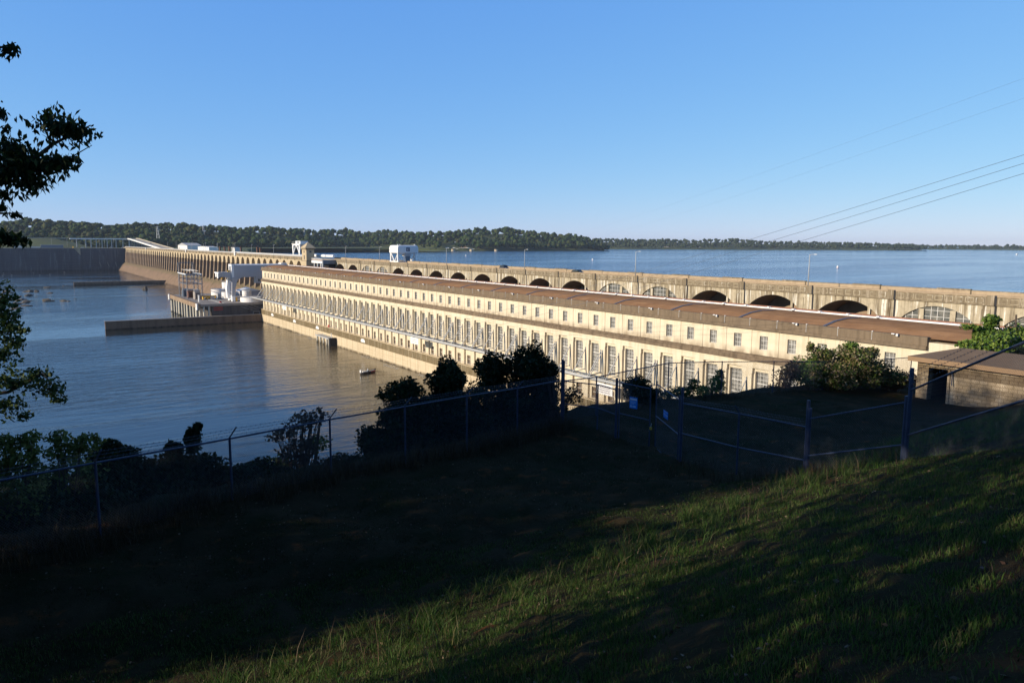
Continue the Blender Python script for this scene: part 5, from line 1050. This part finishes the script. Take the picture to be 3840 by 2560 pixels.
bush('withered_shrub', 'dark brown withered shrub between the big vine bush and the bunker', 'shrub', [B(3340, 1425, 44.6, 1., .75), B(3400, 1420, 44.6, .8, .45), B(3300, 1390, 44.6, .6, .5)], 2600, .14, 'leafdead', 6)
bush('round_bush', 'small round dark bush behind the gate on the back fence', 'shrub', [B(2385, 1450, 34.3, .62, .55), B(2420, 1480, 34.3, .7, .4)], 5000, .12, 'leafdark', 3)
bush('leafy_plant', 'low leafy green plants at the back fence, left of the sunlit one', 'plant', [B(2560, 1470, 38, .75, .3), B(2600, 1440, 38, .35, .35), B(2500, 1480, 37, .4, .25)], 1500, .13, 'leaf', 4)
bush('leafy_plant', 'upright sunlit green plant at the back fence post', 'plant', [B(2690, 1440, 39.3, .5, .5), B(2640, 1465, 39.3, .5, .3), B(2700, 1400, 39.3, .25, .25)], 1600, .13, 'leafbright', 4)
def tree(name, label, x, y, h, tr, blobs, n, size, mat, z=None, lean=(0, 0), shell=.6, cat='tree', group=None, **k):
    gz = g(x, y)-.2 if z is None else z; T_ = wthing(name, label, cat, (x, y, gz), group); top = Vector((x+lean[0], y+lean[1], gz+h))
    mb = MB(); mid_ = Vector((x, y, gz)).lerp(top, .5)+Vector((.2, -.15, 0)); mb.tube([(x, y, gz), mid_, top], tr, 'bark', 10, tr*.25)
    for b_ in blobs: e_ = Vector(b_[:3]); s_ = Vector((x, y, gz)).lerp(top, min(.9, max(.3, (e_.z-gz)/h-.15))); mb.tube([s_, s_.lerp(e_, .5)+Vector((0, 0, .2)), e_], tr*.35, 'bark', 6, tr*.08)
    mb.build('trunk', T_, True); crown('crown', blobs, n, size, mat, T_, shell, **k); return T_
# bright tree past the bunker
bl = [B(3760, 1280, 62, 2.4, 1.1), B(3710, 1260, 62, 1.3, .75), B(3715, 1205, 62, .7, .65), B(3640, 1225, 62, .8, .2), B(3675, 1240, 62, .6, .25), B(3810, 1265, 62, 1.3, .8), B(3900, 1285, 62, 2.8, 1.5), B(3660, 1295, 62, 1.4, .45)]
p = at(3790, 1400, 62); tree('roadside_tree', 'bright green tree rising behind the bunker roof at the right edge', p.x, p.y, 44.5-32, .3, bl, 15000, .3, 'leafbright', z=31.5)
# trees west of the viewpoint that shade the hillside; their branches enter the frame at left
ln = [B(120, 620, 8, .42, .2), B(230, 480, 8, .3, .2), B(290, 500, 8, .25, .1), B(20, 640, 8, .4, .3), B(100, 690, 8, .25, .12), B(200, 620, 8, .3, .1), B(40, 560, 8, .25, .15), B(185, 445, 8, .1, .12), B(255, 600, 8, .2, .06)]
def twig(mb, pts, d, r=.012): mb.tube([at(x, y, d) for x, y in pts], r, 'bark', 5, .004)
HT = wthing('overhanging_tree', 'dark leafy tree whose branches reach into the left edge of the picture', 'tree', (-3.2, 7.2, g(-3.2, 7.2)))
mb = MB(); a0 = Vector((-3.2, 7.2, g(-3.2, 7.2)-.2)); mb.tube([a0, a0+Vector((-.1, .2, 4)), a0+Vector((-.4, .5, 9))], .2, 'bark', 10, .06)
mb.tube([a0+Vector((-.1, .2, 5)), at(-150, 700, 8), at(60, 650, 8), at(200, 540, 8), at(340, 470, 8)], .05, 'bark', 6, .006); mb.tube([at(60, 650, 8), at(180, 640, 8), at(345, 545, 8)], .018, 'bark', 5, .004)
mb.tube([a0+Vector((0, .1, 3)), at(-200, 1500, 8), at(30, 1470, 8), at(160, 1400, 8), at(240, 1490, 8)], .035, 'bark', 6, .005)
mb.tube([a0+Vector((-.1, .2, 4.2)), at(-150, 900, 7.5), at(30, 900, 7.5), at(100, 890, 7.5)], .03, 'bark', 6, .005); mb.tube([at(-150, 180, 8), at(0, 180, 8), at(60, 160, 8)], .02, 'bark', 5, .004)
mb.tube([at(-150, 810, 8), at(0, 800, 8), at(85, 800, 8)], .02, 'bark', 5, .004); mb.build('trunk', HT, True)
ln += [B(20, 190, 8, .13, .07), B(55, 185, 8, .07, .06), B(0, 430, 8, .08, .12), B(20, 490, 8, .06, .08), B(20, 740, 8, .1, .07), B(50, 808, 8, .1, .03), B(5, 780, 8, .1, .06), B(40, 905, 7.5, .2, .06), B(10, 890, 7.5, .2, .09), B(90, 905, 7.5, .07, .03)]
P, O = blob_pts(ln, 3300, .97); V, F = leaves(P, .082, None, aspect=.4, droop=1.6, flat=.2); npmesh('foliage', V, F, 'leafdark', HT)
lo = [B(15, 1130, 8, .16, .25), B(40, 1230, 8, .16, .2), B(10, 1330, 8, .22, .2), B(60, 1290, 8, .12, .08), B(90, 1240, 8, .1, .05), B(20, 1420, 8, .12, .12), B(60, 1440, 8, .3, .1), B(130, 1410, 8, .25, .12), B(190, 1460, 8, .2, .12), B(225, 1500, 8, .1, .06), B(20, 1520, 8, .25, .1), B(80, 1560, 8, .15, .06), B(15, 1200, 8, .2, .3)]
P, O = blob_pts(lo, 2600, .97); V, F = leaves(P, .055, None, aspect=.5, droop=.7, flat=.2); npmesh('foliage', V, F, 'leaf', HT)
shade_crowns = [(-8.5, 10.6, 45.2, 2.4, 1.8, 1.7), (-9.5, 15.6, 47.4, 2.5, 2.9, 2.9), (-8, 10.2, 53.2, 2.2, 2.2, 2.2), (-5.5, 8.0, 52, 2.4, 2.4, 3.5), (-6., 6.8, 56, 3, 2.4, 3), (-6.5, 6.6, 49.4, 2.8, 2.8, 2.6), (-7.5, 11.5, 57.5, 3., 3., 2.6)]; crown('crown', shade_crowns, 20000, .22, 'leafdark', HT, .6); crown('crown', [(-9.2, 12.6, 50.6, 2.6, 3.2, 2.8)], 750, .3, 'leafdark', HT, .95); crown('crown', [(-9.5, 15.8, 47.2, 2.3, 3.3, 3.2), (-9.5, 12.2, 44.6, 2.3, 2.2, 1.8)], 11000, .3, 'leafdark', HT, .8)  # unseen foliage, partly added to narrow the sun strip on the bank
shade = [(-9.5, 21.5, 15, 5.0, 61.8), (-13, 30, 16, 5.4, 60.6), (-11, 37.5, 16, 4.8, 60.2), (-20, 25, 16, 5.5, 60.5), (-23, 38, 16, 5.5, 60), (-9.5, 2.0, 14, 4.8, 61), (-14, -7, 14, 5.5, 62), (-22, 5, 15, 5, 60.5), (-30, 2, 14, 5, 60), (-17, 31, 14, 5, 61.5)]
p = (-12.5, 15.2); tree('hillside_tree', 'unseen added tree with a high crown shading the fence posts', p[0], p[1], 14, .28, [(-12.5, 15.2, 58, 4., 3.4, 3.2), (-11.5, 13, 57.2, 2.6, 2.4, 2.4), (-12, 18, 57.5, 2.6, 2.6, 3)], 16000, .42, 'leafdark', group='trees shading the hillside')  # unseen tree added with a high crown to shade the right posts
for i, (x, y, h, r, zt) in enumerate(shade):
    gz = g(x, y); blobs = [(x, y, zt-4.2, r, r, 4.), (x+r*.35, y+r*.4, zt-8.5, r*.85, r*.85, 4.2), (x-r*.3, y-r*.4, zt-7., r*.8, r*.8, 4.), (x, y, gz+4.2, r*.8, r*.8, 3.6), (x-.5, y+.5, gz+1.6, r*.7, r*.7, 2.)]
    tree('hillside_tree', 'leafy tree on the river bank west of the viewpoint, %s one of the grove' % ORD[i], x, y, zt-gz-3, .28, blobs, 17000 if y > 15 else 4200, .45, 'leafdark', group='trees shading the hillside')
# grass
def blades(name, P, h, w_, mat, lab, curve=.5):
    n = len(P); a = RNG.uniform(0, 2*PI, n); b_ = RNG.uniform(0, 2*PI, n); s_ = np.stack([np.cos(a), np.sin(a), 0*a], 1)*w_[:, None]; l_ = np.stack([np.cos(b_), np.sin(b_), 0*b_], 1)*(h*curve*RNG.uniform(.3, 1.2, n))[:, None]; up = np.zeros((n, 3)); up[:, 2] = 1
    V = np.stack([P-s_, P+s_, P+l_*.3+up*(h*.55)[:, None]-s_*.8, P+l_*.3+up*(h*.55)[:, None]+s_*.8, P+l_+up*(h*.95)[:, None]], 1).reshape(-1, 3)
    i0 = (np.arange(n)*5)[:, None]; F = np.concatenate([i0+[0, 1, 2], i0+[1, 3, 2], i0+[2, 3, 4]]); o = npmesh(name, V, F, mat); return tag(o, lab, 'grass', kind='stuff')
def scatter(n, x0, x1, y0, y1, fall=9.):
    X = RNG.uniform(x0, x1, n*4); Y = RNG.uniform(y0, y1, n*4); d = np.hypot(X, Y); keep = (RNG.random(n*4) < np.clip((fall/np.maximum(d, 1))**1.6, 0, 1))
    fw = X*math.sin(YAW)+Y*math.cos(YAW); rt = X*math.cos(YAW)-Y*math.sin(YAW); keep &= (fw > 1.5) & (abs(rt) < fw*.78+1.5); X, Y = X[keep][:n], Y[keep][:n]; return np.stack([X, Y, hgt(X, Y)-.01], 1)
def patch(P, s_, th, ph=0.):
    v = np.sin(P[:, 0]*s_+ph)*np.cos(P[:, 1]*s_*1.3+ph*2)+.6*np.sin(P[:, 0]*s_*2.3-P[:, 1]*s_*1.9+ph)+.35*np.sin(P[:, 0]*s_*6.1+P[:, 1]*s_*7.3)+RNG.normal(size=len(P))*.4; return v > th
P = scatter(330000, -2, 34, .5, 13.5, 8.5); P = P[patch(P, 1.7, -.8, .5)]; blades('bank_grass', P, RNG.uniform(.02, .1, len(P)), RNG.uniform(.0022, .005, len(P)), 'grass', 'short green grass covering the near bank')
P = scatter(130000, -5, 34, 9, 24, 14.); P = P[patch(P, .7, -.7, 1.1)]; blades('lawn_grass', P, RNG.uniform(.02, .07, len(P)), RNG.uniform(.003, .006, len(P)), 'lawngrass', 'short dark grass on the shaded plateau')
P = scatter(60000, -5, 34, .5, 24, 10.); P = P[patch(P, 1.3, .1, 2.)]; blades('dry_grass', P, RNG.uniform(.02, .08, len(P)), RNG.uniform(.002, .005, len(P)), 'lawnstraw', 'dry straw coloured grass scattered over bank and plateau', 1.2)
# tall tufts along the crest of the bank
C = []
for q in range(330):
    x = random.uniform(-1, 26); y = (10.6+.1*min(max(x-3, 0), 20))-abs(random.gauss(.4, 2.2)); C.append((x, y))
C = np.array(C); Q = np.repeat(C, 26, 0)+RNG.normal(size=(len(C)*26, 2))*.07; Pt = np.c_[Q, hgt(Q[:, 0], Q[:, 1])-.01]; blades('tall_grass_tufts', Pt, RNG.uniform(.12, .42, len(Pt)), RNG.uniform(.003, .007, len(Pt)), 'grass', 'taller grass tufts along the lower edge of the bank', .8)
C = np.array([(random.uniform(-6, 19), 0) for q in range(700)]); C[:, 1] = np.interp(C[:, 0], [-6, 18.5], [14.6, 23.7])+RNG.uniform(-.9, .6, len(C)); Q = np.repeat(C, 14, 0)+RNG.normal(size=(len(C)*14, 2))*.1; Pt = np.c_[Q, hgt(Q[:, 0], Q[:, 1])-.01]
blades('fence_weeds', Pt, RNG.uniform(.15, .75, len(Pt)), RNG.uniform(.003, .006, len(Pt)), 'straw', 'tall dry weeds growing along the foot of the fence', .6)
C = np.array([(random.uniform(16.5, 19), random.uniform(9.5, 17)) for q in range(110)]+[(random.uniform(20, 46), 25.2+random.uniform(-.5, .8)) for q in range(200)]); Q = np.repeat(C, 12, 0)+RNG.normal(size=(len(C)*12, 2))*.1; Pt = np.c_[Q, hgt(Q[:, 0], Q[:, 1])-.01]
blades('dry_weeds', Pt, RNG.uniform(.12, .5, len(Pt)), RNG.uniform(.003, .006, len(Pt)), 'straw', 'dry weeds below the right fence and along the back fence', .6)
n_ = 9000; X = RNG.uniform(-4, 30, n_); Y = RNG.uniform(1, 22, n_); P = np.stack([X, Y, hgt(X, Y)+.02], 1); V, F = leaves(P, .05, None, aspect=.6, droop=0, flat=.9); o = npmesh('leaf_litter', V, F, 'leafdead'); tag(o, 'fallen dry leaves and clippings scattered over the slope', 'leaf litter', kind='stuff')
C = np.array([(random.uniform(2, 26), 0) for q in range(90)]); C[:, 1] = 10.6+.1*np.clip(C[:, 0]-3, 0, 20)-np.abs(RNG.normal(size=len(C)))*2.2; Pt = np.c_[np.repeat(C, 5, 0)+RNG.normal(size=(len(C)*5, 2))*.12, np.zeros(len(C)*5)]; Pt[:, 2] = hgt(Pt[:, 0], Pt[:, 1])
blades('dead_stalks', Pt, RNG.uniform(.25, .6, len(Pt)), RNG.uniform(.002, .004, len(Pt)), 'leafdead', 'tall dead stalks standing along the crest of the bank', .7)
# ------------------------------------------------------------------ overhead wires
def span(label, A, B_, sag, r):
    mb = MB(); A, B_ = Vector(A), Vector(B_); mb.tube([A.lerp(B_, t_/24)-Vector((0, 0, sag*4*(t_/24)*(1-t_/24))) for t_ in range(25)], r, 'steel', 4); tag(mb.build('power_line'), label, 'power line', 'overhead power lines')
for i, (ax, ay, by, lab) in enumerate([(1600, 1232, 562, 'top one of the three close power lines rising to the right'), (1640, 1245, 594, 'middle one of the three close power lines rising to the right'), (1690, 1258, 632, 'lowest one of the three close power lines rising to the right')]):
    A = at(ax, ay, 262-8*i); A.x = min(A.x, 127.4); span(lab, A, at(3900, by, 75), 1.2, .022)
span('upper of the two faint high power lines crossing the sky', at(2150, 880, 700), at(3900, 272, 150), 2, .014); span('lower of the two faint high power lines crossing the sky', at(2270, 880, 700), at(3900, 348, 150), 2, .014)

# ------------------------------------------------------------------ haze
mb = MB(); m, t, b = newmat('haze_air'); M['haze'] = m; t.nodes.remove(b)
pv = t.nodes.new('ShaderNodeVolumePrincipled'); pv.inputs['Color'].default_value = (.72, .83, 1, 1); pv.inputs['Density'].default_value = HAZE; pv.inputs['Anisotropy'].default_value = 0.
t.links.new(pv.outputs[0], t.nodes['Material Output'].inputs['Volume'])
mb.box((-1500, -3500, -5), (9500, 9500, 125), 'haze'); tag(mb.build('haze'), 'thin blue air haze over the water', 'haze', kind='stuff')
